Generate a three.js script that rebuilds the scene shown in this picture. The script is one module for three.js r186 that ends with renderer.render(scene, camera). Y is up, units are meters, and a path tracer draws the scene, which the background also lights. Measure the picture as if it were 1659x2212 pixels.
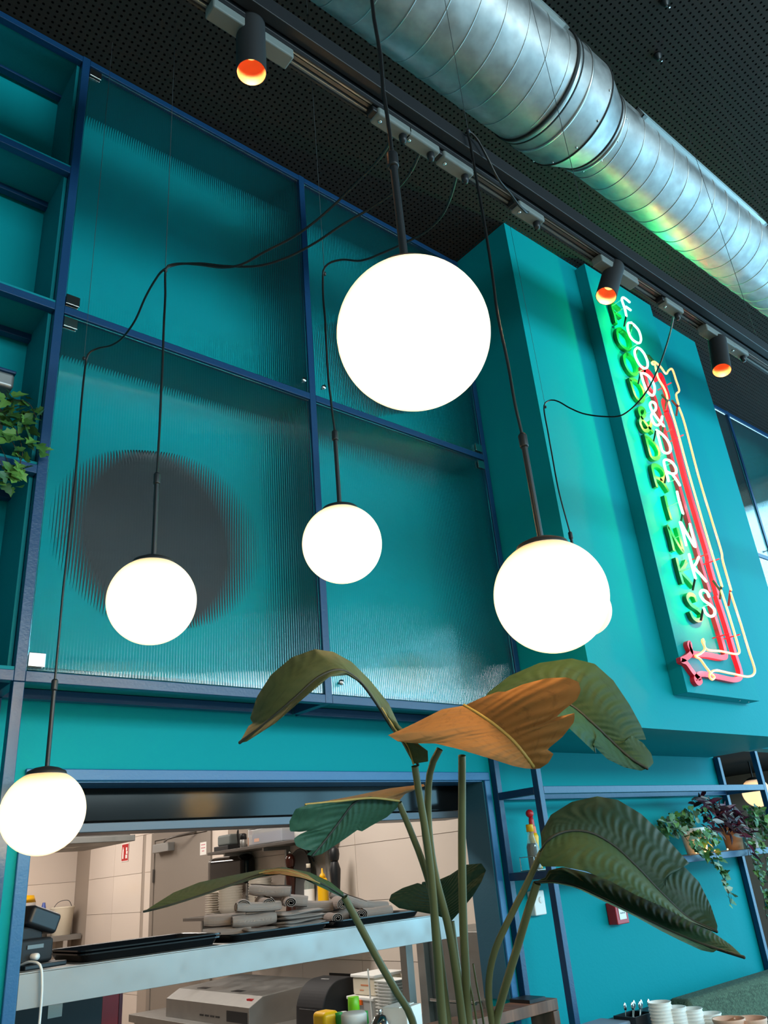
import * as THREE from 'three';
import { RoundedBoxGeometry } from 'three/addons/geometries/RoundedBoxGeometry.js';
import { mergeGeometries } from 'three/addons/utils/BufferGeometryUtils.js';
import { RectAreaLightUniformsLib } from 'three/addons/lights/RectAreaLightUniformsLib.js';

// ---------------------------------------------------------------- camera, sky, daylight, exposure
RectAreaLightUniformsLib.init();
const scene = new THREE.Scene();
const EYE = new THREE.Vector3(0, 1.6, 2.25), FOCAL = 1705.78, YAW = -0.723082, PITCH = 0.42538, ROLL = -0.0903409;
const camera = new THREE.PerspectiveCamera(2 * Math.atan(1106 / FOCAL) * 180 / Math.PI, 1659 / 2212, 0.05, 60);
camera.rotation.order = 'YXZ';
camera.rotation.set(PITCH, YAW, ROLL);
camera.position.copy(EYE);
camera.updateMatrixWorld(true);
scene.add(camera);
const renderer = new THREE.WebGLRenderer();
renderer.toneMapping = THREE.LinearToneMapping;
renderer.toneMappingExposure = 1.0;
renderer.shadowMap.enabled = true;
scene.background = new THREE.Color().setRGB(0.4, 0.8, 1.1);        // overcast sky outside the windows

// daylight enters through the shop windows in the right-hand wall, from the cabinets to the far end of the room
const XR = 7.2, WINDOWS = [[0.35, 1.95], [2.1, 3.7], [3.85, 5.45], [5.6, 7.2], [7.35, 8.95]], WIN_Y = [0.4, 4.45], FRONT_Z = 9.3;
for (const [z0, z1] of WINDOWS) {
  const l = new THREE.RectAreaLight(new THREE.Color().setRGB(0.32, 0.75, 1.0), 5.2, z1 - z0, WIN_Y[1] - WIN_Y[0]);
  l.position.set(XR + 0.02, (WIN_Y[0] + WIN_Y[1]) / 2, (z0 + z1) / 2);
  l.lookAt(0, (WIN_Y[0] + WIN_Y[1]) / 2, (z0 + z1) / 2);
  scene.add(l);
}
// plus an unseen high window band in the end wall, added for frontal fill
const FILL_WIN_Y = [3.15, 4.5], FILL_WINDOWS = [[-1.2, 0.9], [1.1, 3.2], [3.4, 5.5], [5.7, 7.0]];
for (const [x0, x1] of FILL_WINDOWS) {
  const l = new THREE.RectAreaLight(new THREE.Color().setRGB(0.74, 0.95, 1.0), 19.0, x1 - x0, FILL_WIN_Y[1] - FILL_WIN_Y[0]);
  l.position.set((x0 + x1) / 2, (FILL_WIN_Y[0] + FILL_WIN_Y[1]) / 2, FRONT_Z + 0.02);
  l.lookAt((x0 + x1) / 2, (FILL_WIN_Y[0] + FILL_WIN_Y[1]) / 2, 0);
  scene.add(l);
}
// kitchen ceiling panels (their fittings are built with the kitchen)
const KITCHEN_LAMPS = [[1.9, -1.5], [1.9, -3.4], [1.9, -5.2]];
for (const [x, z] of KITCHEN_LAMPS) {
  const l = new THREE.RectAreaLight(new THREE.Color().setRGB(1.0, 0.92, 0.84), 27, 1.2, 0.3);
  l.position.set(x, 2.585, z); l.lookAt(x, 0, z);
  scene.add(l);
}

// ---------------------------------------------------------------- a photo pixel gives a direction; the plane or depth gives the place
const Q = camera.quaternion.clone();
const dir = (px, py) => new THREE.Vector3((px - 829.5) / FOCAL, -(py - 1106) / FOCAL, -1).applyQuaternion(Q);
const onZ = (px, py, z) => { const v = dir(px, py); return EYE.clone().addScaledVector(v, (z - EYE.z) / v.z); };
const onY = (px, py, y) => { const v = dir(px, py); return EYE.clone().addScaledVector(v, (y - EYE.y) / v.y); };
const onX = (px, py, x) => { const v = dir(px, py); return EYE.clone().addScaledVector(v, (x - EYE.x) / v.x); };
const onD = (px, py, d) => EYE.clone().addScaledVector(dir(px, py), d);

// ---------------------------------------------------------------- random numbers and textures
let seed = 7;
const rnd = () => { seed = (seed * 1664525 + 1013904223) >>> 0; return seed / 4294967296; };
const rr = (a, b) => a + (b - a) * rnd();
const hash = (x, y, s) => { let h = (x * 374761393 + y * 668265263 + s * 974711) | 0; h = Math.imul(h ^ (h >>> 13), 1274126177); return ((h ^ (h >>> 16)) >>> 0) / 4294967296; };
function vnoise(x, y, p, q, s) {           // value noise that repeats every p by q cells
  const xi = Math.floor(x), yi = Math.floor(y), fx = x - xi, fy = y - yi, m = (a, n) => ((a % n) + n) % n;
  const u = fx * fx * (3 - 2 * fx), v = fy * fy * (3 - 2 * fy);
  const a = hash(m(xi, p), m(yi, q), s), b = hash(m(xi + 1, p), m(yi, q), s), c = hash(m(xi, p), m(yi + 1, q), s), d = hash(m(xi + 1, p), m(yi + 1, q), s);
  return a + (b - a) * u + (c - a) * v + (a - b - c + d) * u * v;
}
function tex(w, h, f, srgb = true) {
  const data = new Uint8Array(w * h * 4);
  for (let y = 0; y < h; y++) for (let x = 0; x < w; x++) {
    const c = f(x / w, y / h), k = (y * w + x) * 4;
    for (let i = 0; i < 3; i++) data[k + i] = Math.max(0, Math.min(255, Math.round(255 * (Array.isArray(c) ? c[i] : c))));
    data[k + 3] = 255;
  }
  const t = new THREE.DataTexture(data, w, h);
  t.wrapS = t.wrapT = THREE.RepeatWrapping; t.magFilter = THREE.LinearFilter; t.minFilter = THREE.LinearMipmapLinearFilter; t.generateMipmaps = true;
  if (srgb) t.colorSpace = THREE.SRGBColorSpace;
  t.needsUpdate = true;
  return t;
}
const rep = (t, u, v = u) => { const c = t.clone(); c.repeat.set(u, v); c.needsUpdate = true; return c; };
const fbm = (u, v, n, s) => (vnoise(u * n, v * n, n, n, s) * 0.5 + vnoise(u * n * 2, v * n * 2, n * 2, n * 2, s + 1) * 0.3 + vnoise(u * n * 4, v * n * 4, n * 4, n * 4, s + 2) * 0.2);
const T = {
  peel: tex(256, 256, (u, v) => 0.5 * fbm(u, v, 40, 3) + 0.5 * fbm(u, v, 12, 9), false),
  smudge: tex(256, 256, (u, v) => { const n = fbm(u, v, 5, 11); return 0.62 + 0.5 * (n - 0.5); }, false),
  brushed: tex(256, 256, (u, v) => 0.45 + 0.35 * vnoise(u * 4, v * 128, 4, 128, 5) * 0.7 + 0.2 * fbm(u, v, 6, 8), false),
  spangle: tex(512, 512, (u, v) => { const n = fbm(u, v, 16, 21), m = fbm(u, v, 5, 31), k = 0.64 + 0.10 * (n - 0.5) + 0.12 * (m - 0.5); return [k, k * 1.01, k * 1.01]; }),
  spangleR: tex(512, 512, (u, v) => 0.72 + 0.5 * (fbm(u, v, 9, 41) - 0.5), false),
  wood: tex(256, 512, (u, v) => {
    const w = u + 0.05 * vnoise(u * 3, v * 2, 3, 2, 4) + 0.02 * vnoise(u * 8, v * 4, 8, 4, 6);
    const ring = 0.5 + 0.5 * Math.sin(w * 60 + 5 * vnoise(u * 2, v * 2, 2, 2, 2)), fib = vnoise(u * 120, v * 6, 120, 6, 8);
    const k = 0.62 + 0.24 * ring * (0.5 + 0.5 * fib) + 0.1 * fib; return [0.60 * k, 0.41 * k, 0.31 * k];
  }),
  felt: tex(256, 256, (u, v) => { const n = vnoise(u * 90, v * 90, 90, 90, 3) * 0.5 + vnoise(u * 40, v * 40, 40, 40, 5) * 0.5; const k = 0.7 + 0.6 * (n - 0.5); return [0.42 * k, 0.52 * k, 0.42 * k]; }),
  cloth: tex(256, 256, (u, v) => 0.5 + 0.25 * Math.sin(u * 256 * 0.8) * Math.sin(v * 256 * 0.8) + 0.4 * (fbm(u, v, 12, 4) - 0.5), false),
  hole: tex(64, 64, (u, v) => { const d = Math.hypot(u - 0.5, v - 0.5) * 25; return d < 4.75 ? 0 : d > 5.25 ? 1 : (d - 4.75) * 2; }, false),
  brown: tex(256, 256, (u, v) => { const s = 0.5 + 0.5 * vnoise(u * 24, v * 2, 24, 2, 5); return [0.16 * s + 0.03, 0.12 * s + 0.025, 0.09 * s + 0.02]; }),
  leafvar: tex(128, 128, (u, v) => { const k = 0.8 + 0.4 * fbm(u, v, 6, 14); return [k, k, k]; }),
};

// ---------------------------------------------------------------- materials
const M = {};
const std = (name, o) => (M[name] = Object.assign(new THREE.MeshStandardMaterial({ name, ...o })));
const phy = (name, o) => (M[name] = new THREE.MeshPhysicalMaterial({ name, ...o }));
const peelM = (s) => ({ bumpMap: rep(T.peel, s), bumpScale: 0.0006 });
phy('teal', { color: 0x008d96, roughness: 0.62, specularIntensity: 0.2, ...peelM(3) });
phy('tealPanelBrightened', { color: 0x06b0b7, roughness: 0.62, specularIntensity: 0.2, ...peelM(3) });  // lighter than the wall teal, making up for light lost through the glass
phy('tealBoard', { color: 0x0a7c86, roughness: 0.62, specularIntensity: 0.3, ...peelM(3) });
std('navy', { color: 0x0e395f, roughness: 0.34, ...peelM(5) });
std('navyTrim', { color: 0x1f6090, roughness: 0.38, ...peelM(5) });
std('jamb', { color: 0x2a5c72, roughness: 0.5, ...peelM(4) });
std('ceiling', { color: 0x241c17, roughness: 0.95, alphaMap: null });
std('felt_black', { color: 0x060606, roughness: 1 });
std('black', { color: 0x14161a, roughness: 0.45 });
std('blackMatt', { color: 0x17181b, roughness: 0.65 });
phy('blackGloss', { color: 0x07080a, roughness: 0.1, specularIntensity: 0.7 });
std('cord', { color: 0x101011, roughness: 0.35 });
std('wire', { color: 0x55575a, roughness: 0.4, metalness: 0.6 });
std('galv', { color: 0xffffff, map: rep(T.spangle, 2), metalness: 0.92, roughness: 0.66, roughnessMap: rep(T.spangleR, 1.3) });
std('seam', { color: 0xb7bcbc, metalness: 0.9, roughness: 0.4 });
std('rubber', { color: 0x080808, roughness: 0.7 });
std('steel', { color: 0x9b9a97, metalness: 0.85, roughness: 0.75, roughnessMap: rep(T.smudge, 2) });
std('steelDark', { color: 0x6e6a66, metalness: 0.8, roughness: 0.45 });
std('chrome', { color: 0xd8d8d8, metalness: 1, roughness: 0.15 });
std('aluRail', { color: 0xa8aaaa, metalness: 0.7, roughness: 0.4 });
std('adapter', { color: 0x676e6c, roughness: 0.6 });
std('white', { color: 0xe6e6e2, roughness: 0.5 });
std('paper', { color: 0xf2f0ea, roughness: 0.8 });
std('plaster', { color: 0xcabfb4, roughness: 0.8 });
std('tile', { color: 0xe2d5c9, roughness: 0.22 });
std('tile2', { color: 0xdccfc4, roughness: 0.24 });
std('grout', { color: 0xa79a8e, roughness: 0.9 });
std('doorGrey', { color: 0x8b8177, roughness: 0.55 });
std('oak', { map: T.wood, color: 0xffffff, roughness: 0.55 });
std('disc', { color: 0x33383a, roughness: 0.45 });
std('red', { color: 0xb3161f, roughness: 0.4 });
std('darkred', { color: 0x7c1220, roughness: 0.4 });
std('yellow', { color: 0xf2b705, roughness: 0.4 });
std('green', { color: 0x2f9a35, roughness: 0.4 });
std('lime', { color: 0x83d11e, roughness: 0.4 });
std('orange', { color: 0xe8681c, roughness: 0.4 });
std('blue', { color: 0x4a5fae, roughness: 0.4 });
std('ceramic', { color: 0xe9e1d4, roughness: 0.22 });
std('cream', { color: 0xdcd2bd, roughness: 0.5 });
std('millBrown', { color: 0x36170f, roughness: 0.14 });
std('napkin', { color: 0xa3948c, roughness: 0.95, bumpMap: rep(T.cloth, 6), bumpScale: 0.0008 });
std('floor', { color: 0x9a8672, roughness: 0.6 });
std('roomWall', { color: 0x9a968e, roughness: 0.8 });
std('feltGreen', { map: rep(T.felt, 5), color: 0xffffff, roughness: 1 });
std('ledge', { color: 0x2b3a44, roughness: 0.6 });
std('darkBrown', { map: T.brown, color: 0xffffff, roughness: 0.85 });
std('terracotta', { color: 0xb98a63, roughness: 0.7 });
std('whitePot', { color: 0xd9dcda, roughness: 0.4 });
std('soil', { color: 0x2a1d14, roughness: 1 });
phy('reeded', { color: 0xffffff, roughness: 0.02, transmission: 1, thickness: 0.006, ior: 1.5 });
phy('pane', { color: 0xffffff, roughness: 0, transmission: 1, thickness: 0, ior: 1.5 });
phy('clearPlastic', { color: 0xe9ecec, roughness: 0.3, transmission: 0.55, thickness: 0, ior: 1.4 });
phy('bottleGlass', { color: 0xe8f2ec, roughness: 0.05, transmission: 0.8, thickness: 0, ior: 1.45 });

// ---------------------------------------------------------------- geometry helpers
const _n = {};
const numbered = (n) => { _n[n] = (_n[n] ?? -1) + 1; return _n[n] ? n + '_' + String(_n[n]).padStart(3, '0') : n; };
function uvBox(g) {                         // texture coordinates in metres, by the way each face points
  const p = g.attributes.position, n = g.attributes.normal, uv = new Float32Array(p.count * 2);
  for (let i = 0; i < p.count; i++) {
    const ax = Math.abs(n.getX(i)), ay = Math.abs(n.getY(i)), az = Math.abs(n.getZ(i));
    if (ax >= ay && ax >= az) { uv[2 * i] = p.getZ(i); uv[2 * i + 1] = p.getY(i); } else if (ay >= az) { uv[2 * i] = p.getX(i); uv[2 * i + 1] = p.getZ(i); } else { uv[2 * i] = p.getX(i); uv[2 * i + 1] = p.getY(i); }
  }
  g.setAttribute('uv', new THREE.BufferAttribute(uv, 2));
  return g;
}
function bx(x0, x1, y0, y1, z0, z1, r = 0) {
  const w = Math.abs(x1 - x0), h = Math.abs(y1 - y0), d = Math.abs(z1 - z0);
  const g = r ? new RoundedBoxGeometry(w, h, d, 2, Math.min(r, w / 2.01, h / 2.01, d / 2.01)) : new THREE.BoxGeometry(w, h, d);
  g.translate((x0 + x1) / 2, (y0 + y1) / 2, (z0 + z1) / 2);
  return uvBox(g);
}
const V = (...a) => new THREE.Vector3(...a);
function tube(pts, r, seg = 8, closed = false, n) {
  const c = new THREE.CatmullRomCurve3(pts, closed, 'centripetal');
  const g = new THREE.TubeGeometry(c, n ?? Math.max(2, pts.length * 5), r, seg, closed);
  if (!closed) {                            // rounded ends
    const parts = [g];
    for (const [p] of [[pts[0]], [pts[pts.length - 1]]]) { const s = new THREE.SphereGeometry(r, seg, 6); s.translate(p.x, p.y, p.z); parts.push(s); }
    return merge(parts);
  }
  return g;
}
function rod(a, b, r, r2 = r, seg = 16) {   // a straight bar between two points
  const d = b.clone().sub(a), g = new THREE.CylinderGeometry(r2, r, d.length(), seg);
  g.applyQuaternion(new THREE.Quaternion().setFromUnitVectors(V(0, 1, 0), d.clone().normalize()));
  g.translate((a.x + b.x) / 2, (a.y + b.y) / 2, (a.z + b.z) / 2);
  return g;
}
const lathe = (pts, seg = 32) => new THREE.LatheGeometry(pts.map(([r, y]) => new THREE.Vector2(r, y)), seg);
function merge(gs) {
  const l = gs.map((g) => { const h = g.index ? g.toNonIndexed() : g; for (const k of Object.keys(h.attributes)) if (!['position', 'normal', 'uv'].includes(k)) h.deleteAttribute(k); return h; });
  return l.length === 1 ? l[0] : mergeGeometries(l);
}
function mesh(name, g, m, parent) {         // one named mesh
  const geo = Array.isArray(g) ? merge(g) : g;
  const o = new THREE.Mesh(geo, typeof m === 'string' ? M[m] : m);
  if (!o.material) throw new Error('material ' + m);
  o.castShadow = o.receiveShadow = true;
  o.name = parent ? name : numbered(name);
  (parent ?? scene).add(o);
  return o;
}
function thing(name, label, category, at = [0, 0, 0], turn = 0, group) {
  const o = new THREE.Group(); o.name = numbered(name); scene.add(o);
  o.position.set(...(at.isVector3 ? at.toArray() : at)); o.rotation.y = turn; o.userData = { label, category };
  if (group) o.userData.group = group;
  return o;
}
const tag = (o, label, category, group) => { o.userData = { label, category }; if (group) o.userData.group = group; return o; };
const struct = (name, g, m, label) => { const o = mesh(name, g, m); o.userData = { kind: 'structure', label: label ?? name.replace(/_/g, ' ') }; return o; };
function structGroup(name, label) { const o = new THREE.Group(); o.name = numbered(name); o.userData = { kind: 'structure', label }; scene.add(o); return o; }
function copyOf(o, at, turn, label, group) {
  const c = o.clone(); c.name = numbered(o.name.replace(/_\d{3}$/, '')); scene.add(c);
  c.position.set(...(at.isVector3 ? at.toArray() : at)); c.rotation.y = turn ?? 0;
  c.userData = { ...o.userData }; if (label) c.userData.label = label; if (group) c.userData.group = group;
  return c;
}
const ordinal = ['first', 'second', 'third', 'fourth', 'fifth', 'sixth', 'seventh', 'eighth', 'ninth', 'tenth', 'eleventh', 'twelfth', 'thirteenth'];
const nth = (i, n) => i === 0 ? 'lowest' : i === n - 1 ? 'topmost' : ordinal[i] + ' from the bottom,';
// ---------------------------------------------------------------- the room
const CEIL = 4.67, WALL = -0.264, XL = -1.6;
struct('floor', bx(XL - 0.2, XR + 0.2, -0.1, 0, -6.8, FRONT_Z + 0.3), 'floor', 'grey brown floor of the restaurant');
{
  const g = new THREE.PlaneGeometry(XR - XL, FRONT_Z - WALL); g.rotateX(Math.PI / 2); g.translate((XL + XR) / 2, CEIL, (FRONT_Z + WALL) / 2);
  const p = g.attributes.position, uv = g.attributes.uv; for (let i = 0; i < p.count; i++) uv.setXY(i, p.getX(i) / 0.025, p.getZ(i) / 0.025);
  M.ceiling.alphaMap = T.hole; M.ceiling.alphaTest = 0.5; M.ceiling.side = THREE.DoubleSide;
  const c = structGroup('ceiling', 'black perforated acoustic ceiling board');
  mesh('perforated_board', g, 'ceiling', c);
  mesh('felt_backing', bx(XL - 0.2, XR + 0.2, CEIL + 0.03, CEIL + 0.25, WALL - 0.2, FRONT_Z + 0.3), 'felt_black', c);
}
// back wall with the kitchen opening
const OPEN = { x0: 0.77, x1: 2.65, y0: 1.06, y1: 1.923 };
struct('wall_back', [
  bx(XL, OPEN.x0, 0, CEIL + 0.03, WALL - 0.12, WALL), bx(OPEN.x1, 4.65, 0, CEIL + 0.03, WALL - 0.12, WALL),
  bx(OPEN.x0, OPEN.x1, OPEN.y1, CEIL + 0.03, WALL - 0.12, WALL), bx(OPEN.x0, OPEN.x1, 0, OPEN.y0, WALL - 0.12, WALL),
  bx(4.65, XR, 2.12, CEIL + 0.03, WALL - 0.12, WALL),
], 'teal', 'teal painted wall round the kitchen opening');
struct('wall_left', bx(XL - 0.2, XL, 0, CEIL + 0.03, WALL - 0.12, FRONT_Z + 0.2), 'roomWall', 'side wall of the dining room beside the shelves');
{
  const gs = []; let x = XL - 0.2;
  for (const [x0, x1] of FILL_WINDOWS) { gs.push(bx(x, x0, 0, CEIL + 0.03, FRONT_Z, FRONT_Z + 0.2), bx(x0, x1, 0, FILL_WIN_Y[0], FRONT_Z, FRONT_Z + 0.2), bx(x0, x1, FILL_WIN_Y[1], CEIL + 0.03, FRONT_Z, FRONT_Z + 0.2)); x = x1; }
  gs.push(bx(x, XR + 0.2, 0, CEIL + 0.03, FRONT_Z, FRONT_Z + 0.2));
  struct('wall_front', gs, 'roomWall', 'end wall of the dining room behind the viewer with added openings for fill light');
  FILL_WINDOWS.forEach(([x0, x1], i) => {
    const w = structGroup('window_' + (i + 6), 'added high window for fill light in the far end wall'), z0 = FRONT_Z + 0.08, z1 = FRONT_Z + 0.14, t = 0.05;
    for (const [a, b, c, d] of [[x0, x0 + t, FILL_WIN_Y[0], FILL_WIN_Y[1]], [x1 - t, x1, FILL_WIN_Y[0], FILL_WIN_Y[1]], [x0 + t, x1 - t, FILL_WIN_Y[0], FILL_WIN_Y[0] + t], [x0 + t, x1 - t, FILL_WIN_Y[1] - t, FILL_WIN_Y[1]]]) mesh('window_frame', bx(a, b, c, d, z0, z1), 'black', w);
    const g = new THREE.PlaneGeometry(x1 - x0 - 2 * t, FILL_WIN_Y[1] - FILL_WIN_Y[0] - 2 * t); g.rotateY(Math.PI); g.translate((x0 + x1) / 2, (FILL_WIN_Y[0] + FILL_WIN_Y[1]) / 2, FRONT_Z + 0.11); mesh('pane', g, 'pane', w);
  });
}
{
  const gs = []; let z = -2;
  for (const [z0, z1] of WINDOWS) { gs.push(bx(XR, XR + 0.2, 0, CEIL + 0.03, z, z0), bx(XR, XR + 0.2, 0, WIN_Y[0], z0, z1), bx(XR, XR + 0.2, WIN_Y[1], CEIL + 0.03, z0, z1)); z = z1; }
  gs.push(bx(XR, XR + 0.2, 0, CEIL + 0.03, z, FRONT_Z));
  struct('wall_right', gs, 'roomWall', 'window wall along the right side of the dining room');
  WINDOWS.forEach(([z0, z1], i) => {
    const w = structGroup('window_' + (i + 1), 'tall shop window');
    const x0 = XR + 0.08, x1 = XR + 0.14, t = 0.05, y2 = 3.1;
    for (const [a, b, c, d] of [[z0, z0 + t, WIN_Y[0], WIN_Y[1]], [z1 - t, z1, WIN_Y[0], WIN_Y[1]], [z0 + t, z1 - t, WIN_Y[0], WIN_Y[0] + t], [z0 + t, z1 - t, WIN_Y[1] - t, WIN_Y[1]], [z0 + t, z1 - t, y2, y2 + t]]) mesh('window_frame', bx(x0, x1, c, d, a, b), 'black', w);
    for (const [c, d] of [[WIN_Y[0] + t, y2], [y2 + t, WIN_Y[1] - t]]) { const g = new THREE.PlaneGeometry(z1 - z0 - 2 * t, d - c); g.rotateY(-Math.PI / 2); g.translate(XR + 0.11, (c + d) / 2, (z0 + z1) / 2); mesh('pane', g, 'pane', w); }
  });
}
// dark panelled recess beyond the end of the teal wall
{
  const w = structGroup('wall_recess', 'dark brown panelling in the recess beyond the teal wall');
  for (let i = 0; i < 8; i++) mesh('panel', bx(4.7 + i * 0.3, 4.7 + i * 0.3 + 0.285, 0, 2.12, -1.62, -1.6 + (i % 3) * 0.008), 'darkBrown', w);
  mesh('backing', bx(4.6, XR, 0, 2.2, -1.7, -1.62), 'felt_black', w);
  mesh('return', bx(4.6, 4.65, 0, 2.12, -1.62, WALL - 0.12), 'darkBrown', w);
  mesh('recess_ceiling', bx(4.6, XR, 2.12, 2.2, -1.62, WALL - 0.12), 'felt_black', w);
}
// the boxed-out bulkhead that carries the neon sign
const BULK = { x0: 2.703, x1: 4.6, y0: 2.053, z1: 0.354 };
struct('wall_bulkhead', bx(BULK.x0, BULK.x1, BULK.y0, CEIL + 0.02, WALL, BULK.z1), 'teal', 'teal boxed-out bulkhead above the shelf');
// blue trim and the dark jambs of the kitchen opening
{
  const t = structGroup('trim_1', 'blue steel trim framing the kitchen opening');
  const { x0, x1, y1 } = OPEN, a = 0.034;
  mesh('head_trim', bx(x0 - a, x1 + a, y1, y1 + a, WALL, WALL + 0.012, 0.003), 'navyTrim', t);
  mesh('side_trim', bx(x0 - a, x0, 0, y1, WALL, WALL + 0.012, 0.003), 'navyTrim', t);
  mesh('side_trim', bx(x1, x1 + a, 0, y1, WALL, WALL + 0.012, 0.003), 'navyTrim', t);
  mesh('jamb_lining', bx(x0 - 0.004, x0 + 0.004, 1.1, y1 - 0.005, WALL - 0.14, WALL - 0.0005), 'jamb', t);
  mesh('jamb_lining', bx(x1 - 0.004, x1 + 0.004, 1.1, y1 - 0.005, WALL - 0.14, WALL - 0.0005), 'jamb', t);
  mesh('head_lining', bx(x0 + 0.005, x1 - 0.005, y1 - 0.004, y1 + 0.004, WALL - 0.14, WALL - 0.0005), 'navyTrim', t);
}

// ---------------------------------------------------------------- blue steel shelving: 30 mm tube, all in one plane
const TB = 0.03, ZF = 0, ZB = -0.262;
const Y1 = 2.148, Y2 = 3.396, Y3 = 4.632;          // undersides of the three rails
const XP = [0.605, 1.637, 2.67];                   // left sides of the three posts
function post(p, x, y0, y1, z = ZF) { return mesh('post', bx(x, x + TB, y0, y1, z - TB, z, 0.002), 'navy', p); }
function rail(p, x0, x1, y, z = ZF) { return mesh('rail', bx(x0, x1, y, y + TB, z - TB, z, 0.002), 'navy', p); }
function brace(p, x, y, z0 = ZB + TB, z1 = ZF - TB) { return mesh('side_rail', bx(x, x + TB, y, y + TB, z0, z1, 0.002), 'navy', p); }

// reeded glass: one pane with convex ribs on its front
function reededPane(w, h) {
  const n = Math.round(w / 0.0094), sag = 0.00085, seg = 6, pos = [], nor = [], idx = [], zf = 0.0035, zb = -0.0025;
  const N = n * seg;
  for (let j = 0; j < 2; j++) for (let i = 0; i <= N; i++) {
    const x = i / N * w, f = (i % seg) / seg, u = i === N ? 1 : f, z = zf + sag * 4 * u * (1 - u);
    const dz = sag * 4 * (1 - 2 * u) / (w / n), l = Math.hypot(dz, 1);
    pos.push(x, j * h, z); nor.push(-dz / l, 0, 1 / l);
    if (i < N) { const a = j * 0 + i; if (!j) idx.push(a, a + 1, a + N + 2, a, a + N + 2, a + N + 1); }
  }
  const front = new THREE.BufferGeometry();
  // every rib has normals of its own, so that the valleys stay sharp
  const P = [], Nn = [], U = [];
  for (let r = 0; r < n; r++) for (let s = 0; s < seg; s++) {
    const at = (k) => { const u = k / seg, x = (r + u) * w / n, z = zf + sag * 4 * u * (1 - u), dz = sag * 4 * (1 - 2 * u) / (w / n), l = Math.hypot(dz, 1); return [x, z, -dz / l, 1 / l]; };
    const a = at(s), b = at(s + 1);
    for (const [q, y] of [[a, 0], [b, 0], [b, h], [a, 0], [b, h], [a, h]]) { P.push(q[0], y, q[1]); Nn.push(q[2], 0, q[3]); U.push(q[0], y); }
  }
  const quad = (c, nn) => { for (const k of [0, 1, 2, 0, 2, 3]) { P.push(...c[k]); Nn.push(...nn); U.push(c[k][0], c[k][1]); } };
  quad([[w, 0, zb], [0, 0, zb], [0, h, zb], [w, h, zb]], [0, 0, -1]);
  quad([[0, 0, zb], [0, 0, zf], [0, h, zf], [0, h, zb]], [-1, 0, 0]);
  quad([[w, 0, zf], [w, 0, zb], [w, h, zb], [w, h, zf]], [1, 0, 0]);
  quad([[0, h, zf], [w, h, zf], [w, h, zb], [0, h, zb]], [0, 1, 0]);
  quad([[0, 0, zb], [w, 0, zb], [w, 0, zf], [0, 0, zf]], [0, -1, 0]);
  front.setAttribute('position', new THREE.Float32BufferAttribute(P, 3)); front.setAttribute('normal', new THREE.Float32BufferAttribute(Nn, 3)); front.setAttribute('uv', new THREE.Float32BufferAttribute(U, 2));
  return front;
}
function door(p, x0, x1, y0, y1, hingeLeft, ys = [0.035, -0.035], knobTop = false) {
  const g = 0.004, d = new THREE.Group(); d.name = 'door'; p.add(d);
  const w = x1 - x0 - 2 * g, pane = mesh('reeded_pane', reededPane(w, y1 - y0 - 2 * g), 'reeded', d);
  pane.position.set(x0 + g, y0 + g, -0.010);
  const hx = hingeLeft ? x0 + 0.002 : x1 - 0.048;
  for (const k of [0, 1]) {
    const hy = k ? y1 - 0.052 : y0 + 0.012;
    mesh('hinge', [bx(hx, hx + 0.046, hy, hy + 0.04, -0.004, 0.002, 0.002), bx(hx, hx + 0.046, hy, hy + 0.04, -0.02, -0.0142, 0.002)], 'chrome', d);
  }
  const kx = hingeLeft ? x1 - 0.035 : x0 + 0.035, ky = knobTop ? y1 - 0.06 : y0 + 0.045;
  const kg = lathe([[0, 0], [0.004, 0], [0.004, 0.012], [0.0095, 0.014], [0.0105, 0.02], [0.0085, 0.025], [0, 0.026]], 20); kg.rotateX(Math.PI / 2); kg.translate(kx, ky, -0.008);
  mesh('knob', kg, 'chrome', d);
  return d;
}
function cabinet(label, X, nDoors) {
  const p = thing('glass_cabinet', label, 'cabinet');
  const bot = Y1, x0 = X[0], x1 = X[X.length - 1] + TB;
  for (const x of X) post(p, x, bot, CEIL - 0.004);
  for (const y of [Y1, Y2, Y3]) for (let i = 0; i + 1 < X.length; i++) rail(p, X[i] + TB, X[i + 1], y);
  mesh('back_panel', bx(x0, x1, Y1 + 0.03, CEIL - 0.01, -0.262, -0.252), 'tealPanelBrightened', p);
  for (const y of [Y1 + 0.032, Y2 + 0.006, Y3 + 0.012]) mesh('shelf_board', bx(x0 + TB, x1 - TB, y, y + 0.018, -0.252, -0.031), 'tealBoard', p);
  for (const x of X) mesh('divider', bx(x + 0.006, x + 0.024, Y1 + 0.05, CEIL - 0.02, -0.252, -0.031), 'tealBoard', p);
  // underside: back rail and cross bars
  for (let i = 0; i + 1 < X.length; i++) rail(p, X[i] + TB, X[i + 1], Y1, ZB + 0.055);
  for (const x of X) brace(p, x, Y1, ZB + 0.055, ZF - TB);
  for (const [i, row] of [[0, 0], [0, 1], [1, 0], [1, 1]]) if (i < nDoors && i + 1 < X.length) door(p, X[i] + TB, X[i + 1], row ? Y2 + TB : Y1 + TB, row ? Y3 : Y2, i === 0);
  return p;
}
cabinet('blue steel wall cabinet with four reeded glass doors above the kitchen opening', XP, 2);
cabinet('blue steel reeded glass cabinet on the far side of the neon bulkhead', [4.61, 5.66, 6.69], 2);

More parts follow.
